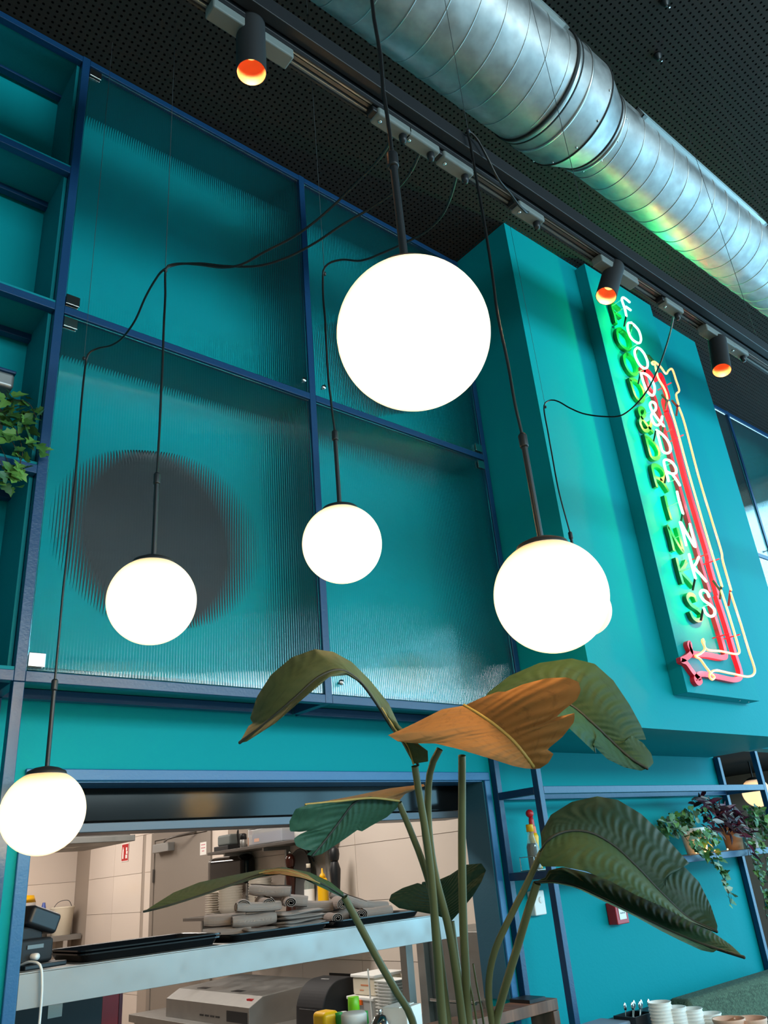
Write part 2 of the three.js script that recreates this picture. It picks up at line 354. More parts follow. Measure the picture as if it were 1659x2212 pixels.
// dark round platters inside
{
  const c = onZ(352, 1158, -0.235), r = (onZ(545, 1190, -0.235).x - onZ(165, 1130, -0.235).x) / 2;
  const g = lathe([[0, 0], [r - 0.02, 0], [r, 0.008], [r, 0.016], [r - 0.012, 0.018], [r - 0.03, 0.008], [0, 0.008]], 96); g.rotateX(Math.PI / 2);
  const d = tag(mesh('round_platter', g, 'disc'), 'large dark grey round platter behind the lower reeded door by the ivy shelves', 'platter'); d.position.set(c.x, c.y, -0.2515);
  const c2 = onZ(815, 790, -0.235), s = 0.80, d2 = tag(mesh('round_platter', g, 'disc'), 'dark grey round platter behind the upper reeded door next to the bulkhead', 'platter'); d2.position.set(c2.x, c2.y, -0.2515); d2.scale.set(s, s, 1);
}

// ---------------------------------------------------------------- open shelves on the left
const LS = [onZ(150, 373, 0).y, Y2, onZ(78, 1022, 0).y, Y1];      // undersides of the rails
{
  const p = thing('open_shelf_unit', 'navy steel open shelves with teal backs holding the ivy pot', 'shelves');
  const xa = -0.5, xb = XP[0];
  post(p, xa, 0.0, CEIL - 0.004);
  rail(p, xa + TB, xb, Y3);
  for (const y of LS) {
    rail(p, xa + TB, xb, y); rail(p, xa + TB, xb, y, ZB + 0.055);
    mesh('shelf_board', bx(xa + TB, xb, y + 0.024, y + 0.04, ZB + 0.01, ZF - 0.004), 'tealBoard', p);
  }
  rail(p, xa + TB, xb, Y3, ZB + 0.055);
  mesh('top_board', bx(xa + TB, xb, Y3 + 0.012, Y3 + 0.03, ZB + 0.01, -0.031), 'tealBoard', p);
  mesh('back_panel', bx(xa, xb - 0.001, Y1 + 0.04, CEIL - 0.01, -0.262, -0.253), 'teal', p);
  post(p, XP[0], 0, Y1 - 0.001); post(p, XP[0], 0, Y1 - 0.001, ZB + 0.055);
  brace(p, XP[0], 1.3, ZB + 0.055, ZF - TB); rail(p, -0.47, XP[0], 1.28);
  mesh('side_panel', bx(xb - 0.012, xb - 0.001, Y1 + 0.04, CEIL - 0.01, -0.252, -0.031), 'tealBoard', p);
}
// ---------------------------------------------------------------- globe pendants: identical lamps, 200 mm opal globe, cap, rod, collar, cord
phy('opal', { color: 0xfff0d0, roughness: 1, transmission: 0.55, thickness: 0, emissive: new THREE.Color().setRGB(1.0, 0.62, 0.22), emissiveIntensity: 0.25 });
phy('opalDim', { color: 0xffe8d0, roughness: 1, transmission: 0.5, thickness: 0, emissive: new THREE.Color().setRGB(1.0, 0.62, 0.32), emissiveIntensity: 0.3 });
const GLOBE_R = 0.1;
function pendant(label, at, opts = {}) {
  const p = thing('globe_pendant', label, 'lamp', at, 0, 'opal globe pendants over the bar');
  const globe = lathe([...Array(49).keys()].map((i) => { const a = -Math.PI / 2 + (i / 48) * (Math.PI * 0.93); return [Math.cos(a) * GLOBE_R, Math.sin(a) * GLOBE_R]; }), 64);
  mesh('globe', globe, opts.dim ? 'opalDim' : 'opal', p);
  const cy = Math.sin(-Math.PI / 2 + Math.PI * 0.93) * GLOBE_R;
  mesh('cap', lathe([[0.043, cy - 0.022], [0.05, cy - 0.012], [0.046, cy - 0.002], [0.03, cy + 0.006], [0.012, cy + 0.01], [0, cy + 0.01]], 40), 'blackMatt', p);
  const L = 0.205;                                        // rod
  mesh('rod', rod(V(0, cy + 0.006, 0), V(0, cy + L, 0), 0.0058), 'black', p);
  mesh('collar', lathe([[0, cy + L - 0.004], [0.0075, cy + L - 0.004], [0.0085, cy + L], [0.0085, cy + L + 0.022], [0.006, cy + L + 0.026], [0, cy + L + 0.026]], 24), 'black', p);
  mesh('lamp_holder', lathe([[0, 0.09], [0.02, 0.09], [0.022, 0.052], [0.05, 0.05], [0.05, 0.046], [0.02, 0.044], [0, 0.044]], 32), 'blackMatt', p);
  const light = new THREE.PointLight(new THREE.Color().setRGB(1.0, 0.66, 0.32), opts.light ?? 0.2, 0, 2);
  light.position.set(0, -0.015, 0); light.castShadow = true; light.shadow.radius = 2.0; p.add(light);
  p.userData.top = cy + L + 0.024;
  return p;
}
const cordTop = (p) => V(p.position.x, p.position.y + p.userData.top, p.position.z);
// a cord is laid through photo pixels; its distance runs evenly from one end to the other
function cordPts(px, z0, z1) {
  let len = [0]; for (let i = 1; i < px.length; i++) len.push(len[i - 1] + Math.hypot(px[i][0] - px[i - 1][0], px[i][1] - px[i - 1][1]));
  return px.map(([x, y], i) => onZ(x, y, z0 + (z1 - z0) * len[i] / len[len.length - 1]));
}
function hang(p, name, pts, label) {                     // cord and steel suspension wire belong to the lamp
  const loc = pts.map((v) => v.clone().sub(p.position));
  mesh('cord', tube(loc, 0.0032, 7, false, loc.length * 6), 'cord', p);
}
function suspend(p, y0) { mesh('suspension_wire', rod(V(0, y0 - p.position.y, 0), V(0, CEIL - 0.003 - p.position.y, 0), 0.0008, 0.0008, 6), 'wire', p); const ty = y0 - p.position.y; mesh('cable_tie', lathe([[0, ty - 0.004], [0.005, ty - 0.004], [0.005, ty + 0.004], [0, ty + 0.004]], 10), 'black', p); }
const TZ = 1.375;                                        // the track hangs in this plane
const dZ = (px, py, w) => onZ(px, py, w);
const pD = pendant('largest looking opal globe pendant hanging in front of the upper glass doors', dZ(893, 722, 1.656));
const pE = pendant('opal globe pendant hanging in front of the teal bulkhead corner', dZ(1190, 1287, 1.432));
const pC = pendant('opal globe pendant hanging in front of the middle post of the glass cabinet', dZ(739, 1175, 0.8));
const pB = pendant('opal globe pendant hanging in front of the large dark round platter', dZ(328, 1298, 0.608));
const pA = pendant('lowest opal globe pendant hanging at the corner of the kitchen opening', dZ(93, 1754, 0.118));
const pF = pendant('opal globe pendant mostly hidden behind another globe beside the bulkhead', dZ(1264, 1318, 0.52), { light: 0.05, dim: true });
const pG = pendant('opal globe pendant out over the dining tables mirrored in the black shutter box', [2.42, 2.07, 1.6]);
// cords
{
  const zD = pD.position.z;
  hang(pD, 'cord', [cordTop(pD), dZ(838, 260, zD), dZ(828, 200, zD), dZ(822, 120, zD), dZ(808, 40, zD), V(pD.position.x, 3.05, zD), V(pD.position.x, 4.1, zD), V(pD.position.x, CEIL - 0.003, zD)]);
  const zE = pE.position.z;
  const e0 = dZ(1011, 283, zE);
  hang(pE, 'cord', [cordTop(pE), dZ(1112, 870, zE), dZ(1098, 790, zE), dZ(1075, 680, zE), dZ(1063, 590, zE), dZ(1046, 480, zE), dZ(1028, 380, zE), dZ(1016, 310, zE), e0,
    dZ(1030, 300, zE), dZ(1050, 335, 1.43), dZ(1075, 385, 1.42), dZ(1100, 415, 1.41), dZ(1120, 442, 1.40), dZ(1138, 459, 1.392), dZ(1143, 450, TZ)]);
  suspend(pE, e0.y);
  const zC = pC.position.z, c0 = dZ(698, 590, zC);
  const ad3 = [992, 352];
  hang(pC, 'cord', [cordTop(pC), dZ(713, 850, zC), dZ(706, 780, zC), dZ(703, 700, zC), dZ(698, 640, zC), c0, dZ(700, 580, 0.81), dZ(712, 568, 0.83), ...cordPts([[738, 561], [780, 563], [830, 545], [880, 522], [925, 497], [955, 465], [972, 430], [985, 385], [990, 362]], 0.86, TZ)]);
  suspend(pC, c0.y);
  const zB = pB.position.z, b0 = dZ(358, 584, zB);
  hang(pB, 'cord', [cordTop(pB), dZ(345, 920, zB), dZ(348, 850, zB), dZ(351, 790, zB), dZ(354, 700, zB), dZ(357, 640, zB), b0, dZ(362, 575, 0.615), ...cordPts([[380, 570], [430, 572], [480, 578], [520, 572], [570, 545], [640, 508], [700, 462], [770, 395], [820, 342], [845, 300], [852, 275]], 0.63, TZ)]);
  suspend(pB, b0.y);
  const zA = pA.position.z, a0 = dZ(187, 776, zA);
  hang(pA, 'cord', [cordTop(pA), dZ(127, 1380, zA), dZ(136, 1280, zA), dZ(147, 1180, zA), dZ(153, 1125, zA), dZ(163, 1030, zA), dZ(169, 960, zA), dZ(176, 870, zA), dZ(182, 810, zA), a0, dZ(193, 762, 0.13),
    ...cordPts([[210, 753], [240, 746], [262, 732], [290, 695], [315, 640], [335, 605], [352, 584]], 0.15, 0.6), ...cordPts([[375, 573], [430, 569], [490, 575], [560, 574], [620, 556], [680, 525], [740, 485], [800, 450], [850, 415], [885, 375], [905, 335], [915, 308]], 0.612, TZ)]);
  suspend(pA, a0.y);
  const zF = pF.position.z, f0 = dZ(1175, 878, zF);
  hang(pF, 'cord', [cordTop(pF), dZ(1207, 1060, zF), dZ(1192, 980, zF), dZ(1184, 935, zF), f0, dZ(1178, 870, 0.525), ...cordPts([[1191, 864], [1205, 867], [1232, 882], [1262, 894], [1310, 900], [1340, 898], [1365, 882], [1395, 848], [1420, 800], [1440, 745], [1452, 700], [1457, 668]], 0.54, TZ)]);
  suspend(pF, f0.y);
  suspend(pG, pG.position.y + pG.userData.top); 
}
for (const p of [pA, pB, pC, pD, pE, pF, pG]) delete p.userData.top;

// ---------------------------------------------------------------- lighting track with its spots and adapters
const TY = 3.125;
{
  const t = thing('lighting_track', 'black suspended lighting track with pale conductor strips running along the room', 'track', [0, TY, TZ]);
  const x0 = -0.6, x1 = 6.6;
  // an inverted channel: black body, open below
  mesh('track_body', [bx(x0, x1, 0.0, 0.035, -0.018, 0.018, 0.002), bx(x0, x1, -0.012, 0.0, -0.018, -0.0145), bx(x0, x1, -0.012, 0.0, 0.0145, 0.018)], 'black', t);
  mesh('carrier_bar', bx(x0, x1, 0.006, 0.05, 0.022, 0.046, 0.002), 'black', t);
  for (const z of [-0.011, 0.011]) mesh('conductor_strip', bx(x0, x1, -0.006, -0.001, z - 0.0032, z + 0.0032), 'aluRail', t);
  mesh('inner_strip', bx(x0, x1, -0.003, -0.001, -0.004, 0.004), 'steelDark', t);
  for (const [px, py] of [[1272, 508], [1646, 762], [560, -60]]) {
    const q = onZ(px, py, TZ + 0.034);
    mesh('suspension_wire', rod(V(q.x, 0.04, 0.034), V(q.x, CEIL - TY - 0.003, 0.034), 0.0009, 0.0009, 6), 'wire', t);
    mesh('wire_grip', lathe([[0, 0.045], [0.006, 0.045], [0.006, 0.062], [0.003, 0.068], [0, 0.068]], 12).translate(q.x, 0, 0.034), 'chrome', t);
  }
}
function adapter(px, py, label, long = false) {
  const q = onZ(px, py, TZ), a = thing('track_adapter', label, 'adapter', [q.x, TY, TZ], 0, 'cord adapters plugged into the track');
  const w = 0.05;
  mesh('housing', [bx(-w, w, -0.03, -0.006, -0.017, 0.017, 0.006)], 'adapter', a);
  mesh('cord_grip', lathe([[0, -0.05], [0.006, -0.05], [0.0085, -0.042], [0.0095, -0.026], [0, -0.026]], 16).translate(0.032, 0, 0), 'black', a);
  mesh('lock_lever', bx(-w - 0.012, -w + 0.002, -0.024, -0.004, -0.012, 0.012, 0.003), 'black', a);
  mesh('screw', lathe([[0, -0.0335], [0.004, -0.0325], [0.0045, -0.03], [0, -0.029]], 12).translate(-0.034, 0, 0), 'chrome', a);
  return a;
}
adapter(842, 245, 'pale cord adapter on the track behind the largest looking globe rod');
adapter(903, 286, 'pale cord adapter on the track, middle one of three in a row');
adapter(978, 338, 'pale cord adapter on the track, last of three in a row toward the bulkhead');
adapter(1135, 442, 'pale cord adapter on the track where a cord loops up to its hanger');
adapter(1447, 660, 'cord adapter on the track above the neon letters');
adapter(1590, 752, 'cord adapter on the track beside the spot over the panelling');

phy('spotGlow', { color: 0xff8a40, roughness: 0.5, emissive: new THREE.Color().setRGB(1.0, 0.33, 0.08), emissiveIntensity: 1.1 });
phy('spotLens', { color: 0xffe0b0, roughness: 0.4, emissive: new THREE.Color().setRGB(1.0, 0.62, 0.2), emissiveIntensity: 1.6 });
std('spotInner', { color: 0xc8744a, roughness: 0.5, side: THREE.DoubleSide });
function spot(label, top, aim, on) {
  const s = thing('track_spot', label, 'spotlight', top, 0, 'cylinder spots on the lighting track');
  const R = 0.0285, L = 0.155;
  mesh('adapter_box', bx(-0.09, 0.09, TY - top.y - 0.034, TY - top.y - 0.006, TZ - top.z - 0.017, TZ - top.z + 0.017, 0.004), 'adapter', s);
  const a = aim.clone().normalize(), q = new THREE.Quaternion().setFromUnitVectors(V(0, -1, 0), a);
  const tilt = (g) => { g.applyQuaternion(q); return g; };
  mesh('swivel', rod(V(0, TY - top.y - 0.03, TZ - top.z), V(0, 0, 0).addScaledVector(a, 0.02), 0.012), 'black', s);
  mesh('barrel', tilt(lathe([[0, 0], [R - 0.004, 0], [R, -0.004], [R, -L], [R - 0.0015, -L], [R - 0.0015, -L + 0.002]], 40)), 'blackMatt', s);
  mesh('reflector', tilt(lathe([[R - 0.0015, -L], [R - 0.003, -L + 0.03], [R - 0.008, -L + 0.05], [0.012, -L + 0.06], [0, -L + 0.06]], 40)), 'spotInner', s);
  mesh('lens', tilt(lathe([[0, -L + 0.054], [0.014, -L + 0.054], [0.016, -L + 0.058], [0, -L + 0.06]], 24)), 'spotLens', s);
  const l = new THREE.SpotLight(new THREE.Color().setRGB(1.0, 0.45, 0.16), 0.45, 0, 0.75, 0.6, 2);
  l.position.copy(a).multiplyScalar(L - 0.05); l.target.position.copy(a).multiplyScalar(2); l.castShadow = true; l.shadow.radius = 0.5; s.add(l, l.target);
  return s;
}
spot('black cylinder spot with a glowing orange mouth in front of the upper glass door', onZ(541, 42, TZ), V(0, -1, 0.0));
spot('tilted black cylinder spot in front of the neon letter F', onZ(1327, 577, TZ), onZ(1298, 680, TZ - 0.01).sub(onZ(1327, 577, TZ)));
spot('black cylinder spot pointing down beside the edge of the bulkhead', onZ(1549, 735, TZ), onZ(1563, 824, TZ + 0.01).sub(onZ(1549, 735, TZ)));

// ---------------------------------------------------------------- spiral ventilation duct
{
  const R1 = 0.205, R2 = 0.158, DY = 4.19, DZ = 1.185;
  const ex = (px, py, R) => { // x where the lower outline of the pipe passes this pixel
    const v = dir(px, py), yz = Math.hypot(v.y, v.z), d = Math.hypot(DY - EYE.y, EYE.z - DZ); return v.x * Math.sqrt(d * d - R * R) / yz;
  };
  const xClamp = ex(1077, 301, R1), xCone0 = ex(1157, 348, R1), xCone1 = ex(1212, 362, R2);
  const d = thing('ventilation_duct', 'galvanised spiral ventilation duct stepping down in diameter under the ceiling', 'duct', [0, DY, DZ]);
  const pipe = (x0, x1, r0, r1 = r0, seg = 72) => { const g = new THREE.CylinderGeometry(r1, r0, x1 - x0, seg, 1, true); g.rotateZ(-Math.PI / 2); g.translate((x0 + x1) / 2, 0, 0); const uv = g.attributes.uv; for (let i = 0; i < uv.count; i++) { const u = uv.getX(i), v = uv.getY(i); uv.setXY(i, v * (x1 - x0), u * 2 * Math.PI * r0); } return g; };
  M.galv.side = THREE.DoubleSide;
  mesh('pipe', pipe(-1.4, xCone0, R1), 'galv', d);
  mesh('reducer', pipe(xCone0, xCone1, R1, R2), 'galv', d);
  mesh('pipe', pipe(xCone1, 7.15, R2), 'galv', d);
  const seam = (x0, x1, r, pitch) => { const pts = [], n = Math.ceil((x1 - x0) / pitch * 28); for (let i = 0; i <= n; i++) { const x = x0 + (x1 - x0) * i / n, a = x / pitch * 2 * Math.PI; pts.push(V(x, Math.cos(a) * r, Math.sin(a) * r)); } return new THREE.TubeGeometry(new THREE.CatmullRomCurve3(pts), n * 2, 0.0022, 6); };
  mesh('spiral_seam', seam(-1.4, xClamp - 0.02, R1, 0.105), 'seam', d);
  mesh('spiral_seam', seam(xCone1 + 0.05, 7.15, R2, 0.105), 'seam', d);
  const ring = (x, w, r, m, t = 0.004) => { const g = lathe([[r, -w / 2], [r + t, -w / 2], [r + t, w / 2], [r, w / 2]], 72); g.rotateZ(-Math.PI / 2); g.translate(x, 0, 0); return g; };
  mesh('clamp_band', ring(xClamp, 0.012, R1, '', 0.006), 'rubber', d);
  mesh('clamp_band', ring(xClamp + 0.026, 0.006, R1, '', 0.004), 'rubber', d);
  mesh('clamp_collar', ring(xClamp + 0.014, 0.016, R1, '', 0.003), 'seam', d);
  mesh('fitting_bead', ring(xClamp + 0.085, 0.008, R1, '', 0.004), 'seam', d);
  mesh('fitting_edge', ring(xCone0, 0.005, R1, '', 0.003), 'rubber', d);
  mesh('fitting_edge', ring(xCone1, 0.006, R2, '', 0.004), 'rubber', d);
  mesh('fitting_bead', ring(xCone1 + 0.022, 0.008, R2, '', 0.004), 'seam', d);
  // hanger: lug on the band and threaded rod to the ceiling
  for (const [x, r] of [[xClamp + 0.004, R1], [5.2, R2]]) {
    const ang = 0.35, y = Math.cos(ang) * r, z = Math.sin(ang) * r;
    mesh('hanger_lug', bx(x - 0.006, x + 0.02, y - 0.004, y + 0.03, z - 0.004, z + 0.016, 0.002), 'seam', d);
    mesh('hanger_rod', rod(V(x + 0.006, y + 0.02, z + 0.006), V(x + 0.006, CEIL - DY - 0.002, z + 0.006), 0.0025, 0.0025, 8), 'wire', d);
    if (r === R2) mesh('clamp_band', ring(x, 0.014, R2, '', 0.006), 'rubber', d);
  }
  for (let k = 0; k < 10; k++) { const x = k < 5 ? xCone0 - 0.015 : xCone1 + 0.03, r = k < 5 ? R1 : R2, a = 2.0 + (k % 5) * 0.55; const g = new THREE.SphereGeometry(0.0045, 10, 8); g.translate(x, Math.cos(a) * r, Math.sin(a) * r); mesh('rivet', g, 'chrome', d); }
  // slotted supply grilles along the window side of the pipe
  const grille = (x0, x1, r) => {
    const a = Math.PI * 0.42, gr = new THREE.Group(); gr.name = 'supply_grille'; d.add(gr);
    gr.rotation.x = a - Math.PI / 2 + Math.PI / 2; 
    mesh('grille_frame', [bx(x0, x1, r - 0.004, r + 0.010, -0.034, -0.026), bx(x0, x1, r - 0.004, r + 0.010, 0.026, 0.034), bx(x0, x0 + 0.02, r - 0.004, r + 0.010, -0.034, 0.034), bx(x1 - 0.02, x1, r - 0.004, r + 0.010, -0.034, 0.034)], 'seam', gr);
    mesh('grille_back', bx(x0, x1, r - 0.006, r - 0.003, -0.026, 0.026), 'rubber', gr);
    const n = Math.floor((x1 - x0 - 0.05) / 0.017), sg = bx(-0.003, 0.003, r - 0.003, r + 0.006, -0.026, 0.026);
    for (let i = 0; i < n; i++) { const s = mesh('slat', sg, 'seam', gr); s.position.x = x0 + 0.03 + i * 0.017; }
    return gr;
  };
  grille(xClamp - 0.95, xClamp - 0.05, R1); grille(xCone1 + 0.14, xCone1 + 1.15, R2); grille(xCone1 + 1.75, xCone1 + 2.9, R2);
}
// two small ceiling sensors
for (const [px, py, lab] of [[1421, 122, 'small black ceiling fixing with a hanging wire past the duct reducer'], [1437, 6, 'small black ceiling fixing at the edge of the duct grille bay']]) {
  const q = onY(px, py, CEIL - 0.01);
  const o = thing('ceiling_fixing', lab, 'fixing', [q.x, CEIL, q.z]);
  mesh('rosette', lathe([[0, -0.03], [0.008, -0.028], [0.016, -0.008], [0.018, -0.002], [0, -0.002]], 20), 'black', o);
  mesh('hook', rod(V(0.004, -0.028, 0.006), V(0.006, -0.044, 0.008), 0.0028), 'chrome', o);
}
// ---------------------------------------------------------------- neon sign on its teal backing box
{
  const Z0 = BULK.z1, Z1 = 0.424, ZBRD = 0.446, ZT = 0.512;
  const a = onZ(1485, 1495, Z1), xr = onZ(1641, 1513, Z1).x, xl = a.x, yb = a.y;
  const p = thing('neon_sign', 'tall teal sign box with green neon FOOD&DRINKS and a red neon arrow', 'sign', [xl, yb, Z0]);
  const L = (v) => v.clone().sub(p.position);
  mesh('sign_box', bx(0, xr - xl, 0, CEIL - 0.03 - yb, 0, Z1 - Z0, 0.002), 'teal', p);
  for (const px of [1597, 1616]) { const q = L(onY(px, px === 1597 ? 1513 : 1516, yb)); mesh('screw', lathe([[0, -0.004], [0.004, -0.003], [0.005, 0], [0, 0]], 10).translate(q.x, 0, Math.min(0.05, Math.max(0.015, q.z))), 'chrome', p); }
  std('boardGreen', { color: 0x0a5a28, roughness: 0.35 }); std('boardRed', { color: 0xd81230, roughness: 0.4 });
  std('blockout', { color: 0x0c1a12, roughness: 0.6 }); std('electrodeRed', { color: 0x3a0710, roughness: 0.5 });
  phy('neonGreen', { color: 0xffffff, roughness: 0.3, emissive: new THREE.Color().setRGB(0.62, 1.0, 0.72), emissiveIntensity: 1.9 });
  phy('neonRed', { color: 0xffc090, roughness: 0.3, emissive: new THREE.Color().setRGB(1.0, 0.27, 0.07), emissiveIntensity: 2.0 });
  const A = (x, y) => [1200 + x / 5.53, 550 + y / 5.53], B = (x, y) => [1359 + x / 5.53, 800 + y / 5.53], C = (x, y) => [1400 + x / 4.807, 1100 + y / 4.807];
  const letters = {
    f: [[A(885, 568), A(840, 530), A(803, 512), A(792, 535), A(828, 650), A(847, 735)], [A(897, 663), A(840, 622)]],
    o: [[A(905, 812), A(865, 822), A(865, 900), A(900, 990), A(960, 1045), A(1008, 1052), A(1020, 995), A(992, 905), A(940, 842), A(918, 826)]],
    o_: [[A(975, 1112), A(945, 1150), A(955, 1220), A(1000, 1310), A(1050, 1355), A(1095, 1345), A(1098, 1280), A(1062, 1190), A(1015, 1130), A(982, 1113)]],
    d: [[A(1022, 1432), A(1052, 1530), A(1092, 1630), A(1150, 1682), A(1180, 1655), A(1178, 1560), A(1130, 1472), A(1065, 1422), A(1018, 1418)]],
    and: [[B(395, 552), B(382, 610), B(345, 655), B(302, 640), B(265, 560), B(275, 510), B(318, 460), B(312, 400), B(272, 377), B(248, 412), B(272, 480), B(340, 580), B(415, 668)]],
    d_: [[B(335, 735), B(365, 850), B(400, 965), B(450, 990), B(490, 968), B(490, 905), B(450, 825), B(385, 755), B(325, 715)]],
    r: [[B(470, 1320), B(435, 1190), B(415, 1085), B(450, 1068), B(515, 1102), B(560, 1170), B(560, 1220), B(515, 1238), B(455, 1212)], [B(515, 1240), B(560, 1300), B(605, 1372)]],
    i: [[B(572, 1452), B(600, 1570), B(643, 1712)]],
    n: [[C(395, 372), C(365, 250), C(332, 128), C(400, 250), C(490, 392), C(462, 270), C(432, 155)]],
    k: [[C(425, 470), C(458, 600), C(492, 718)], [C(525, 498), C(500, 560), C(478, 602), C(545, 680), C(602, 748)]],
    s: [[C(632, 905), C(610, 858), C(562, 842), C(540, 880), C(572, 940), C(640, 990), C(690, 1045), C(690, 1090), C(648, 1113), C(602, 1082), C(576, 1030)]],
  };
  const names = { f: 'letter_f', o: 'letter_o', o_: 'letter_o', d: 'letter_d', and: 'ampersand', d_: 'letter_d', r: 'letter_r', i: 'letter_i', n: 'letter_n', k: 'letter_k', s: 'letter_s' };
  // a flat strip of the same course, standing on the sign box behind the glass tube
  function strip(pts, w, z0, z1) {
    const c = new THREE.CatmullRomCurve3(pts, false, 'centripetal'), n = pts.length * 6, P = c.getPoints(n), l = [], r = [];
    for (let i = 0; i <= n; i++) { const t = P[Math.min(n, i + 1)].clone().sub(P[Math.max(0, i - 1)]).normalize(), e = i === 0 ? -w * 0.6 : i === n ? w * 0.6 : 0; const m = P[i].clone().addScaledVector(t, e); l.push(V(m.x - t.y * w, m.y + t.x * w, 0)); r.push(V(m.x + t.y * w, m.y - t.x * w, 0)); }
    const pos = []; const q = (a, b, cc, d) => { for (const v of [a, b, cc, a, cc, d]) pos.push(v.x, v.y, v.z); }; const at = (v, z) => V(v.x, v.y, z);
    for (let i = 0; i < n; i++) { q(at(l[i], z1), at(r[i], z1), at(r[i + 1], z1), at(l[i + 1], z1)); q(at(l[i], z0), at(l[i], z1), at(l[i + 1], z1), at(l[i + 1], z0)); q(at(r[i], z1), at(r[i], z0), at(r[i + 1], z0), at(r[i + 1], z1)); }
    q(at(l[0], z0), at(r[0], z0), at(r[0], z1), at(l[0], z1)); q(at(r[n], z0), at(l[n], z0), at(l[n], z1), at(r[n], z1));
    const g = new THREE.BufferGeometry(); g.setAttribute('position', new THREE.Float32BufferAttribute(pos, 3)); g.computeVertexNormals(); g.setAttribute('uv', new THREE.Float32BufferAttribute(new Float32Array(pos.length / 3 * 2), 2)); return g;
  }
  const zt = ZT - Z0, zb0 = Z1 - Z0, zb1 = ZBRD - Z0;
  for (const [k, strokes] of Object.entries(letters)) {
    const lp = new THREE.Group(); lp.name = names[k]; p.add(lp);
    const P3 = strokes.map((s) => s.map(([x, y]) => L(onZ(x, y, ZT))));
    mesh('neon_tube', P3.map((s) => tube(s, 0.0062, 10, false, s.length * 6)), 'neonGreen', lp);
    mesh('backing_letter', P3.map((s) => strip(s, 0.0105, zb0, zb1)), 'boardGreen', lp);
    mesh('tube_support', P3.map((s) => { const m = s[Math.floor(s.length / 2)]; return rod(V(m.x, m.y, zb1), V(m.x, m.y, zt - 0.005), 0.0025); }), 'bottleGlass', lp);
    const s0 = P3[0], e = s0[s0.length - 1];
    mesh('electrode', rod(V(e.x, e.y, zt - 0.002), V(e.x + 0.004, e.y - 0.05, zt - 0.03), 0.0055), 'blockout', lp);
    const b = new THREE.Box3().setFromPoints(P3.flat()), c = b.getCenter(V());
    const light = new THREE.PointLight(new THREE.Color().setRGB(0.02, 1.0, 0.25), 0.2, 0, 2);
    light.position.set(c.x, c.y, zt + 0.004); light.castShadow = true; light.shadow.radius = 0.4; lp.add(light);
  }
  // the arrow: four lengths of red tube
  const arrow = [
    [A(1165, 1278), A(1150, 1295), A(1165, 1312), A(1190, 1300), A(1180, 1275), A(1190, 1320), A(1230, 1480), A(1290, 1580), A(1325, 1660), A(1338, 1722)],
    [A(1190, 1283), A(1255, 1340), A(1318, 1422), A(1350, 1385), A(1392, 1368), A(1440, 1500), A(1477, 1622), A(1442, 1672), A(1468, 1790)],
    [A(1355, 1762), B(560, 660), B(700, 1180), B(860, 1740), B(980, 2150), C(720, 640), C(768, 800)],
    [A(1475, 1828), B(640, 560), B(840, 1300), B(985, 1780), B(1110, 2200), C(770, 510), C(862, 840)],
    [C(760, 845), C(850, 1130), C(935, 1420), C(948, 1478), C(930, 1502), C(760, 1475), C(592, 1440), C(575, 1352), C(560, 1370), C(590, 1440), C(545, 1500), C(488, 1530), C(535, 1552), C(600, 1640), C(655, 1708), C(690, 1740), C(660, 1768), C(635, 1735), C(675, 1680), C(860, 1705), C(1040, 1738), C(1095, 1715), C(1108, 1670), C(1050, 1480), C(950, 1150), C(858, 870)],
  ];
  const ap = new THREE.Group(); ap.name = 'neon_arrow'; p.add(ap);
  arrow.forEach((s) => {
    const s3 = s.map(([x, y]) => L(onZ(x, y, ZT)));
    mesh('neon_tube', tube(s3, 0.0052, 10, false, s3.length * 7), 'neonRed', ap);
    mesh('backing_strip', strip(s3, 0.0125, zb0, zb1), 'boardRed', ap);
    for (const e of [s3[0], s3[s3.length - 1]]) mesh('electrode', rod(V(e.x, e.y, zt - 0.004), V(e.x - 0.004, e.y + (e === s3[0] ? 0.06 : -0.06), zt - 0.026), 0.0058), 'electrodeRed', ap);
  });
  for (const [x, y] of [A(1385, 1530), B(520, 700), B(650, 770), C(615, 465), C(740, 515), C(845, 1290), C(955, 1300)]) { const q = L(onZ(x, y, ZT)); mesh('tube_support', rod(V(q.x, q.y, zb0), V(q.x, q.y, zt), 0.003), 'boardRed', ap); }
  for (const [x, y] of [A(1300, 1450), B(480, 480), B(620, 800), B(730, 1150), B(860, 1550), B(980, 1950), C(690, 420), C(780, 760), C(880, 1090), C(960, 1380), C(760, 1600)]) {
    const q = L(onZ(x, y, ZT)), light = new THREE.PointLight(new THREE.Color().setRGB(1.0, 0.05, 0.06), 0.16, 0, 2);
    light.position.set(q.x + 0.012, q.y, zt - 0.012); light.castShadow = true; light.shadow.radius = 0.3; ap.add(light);
  }
}
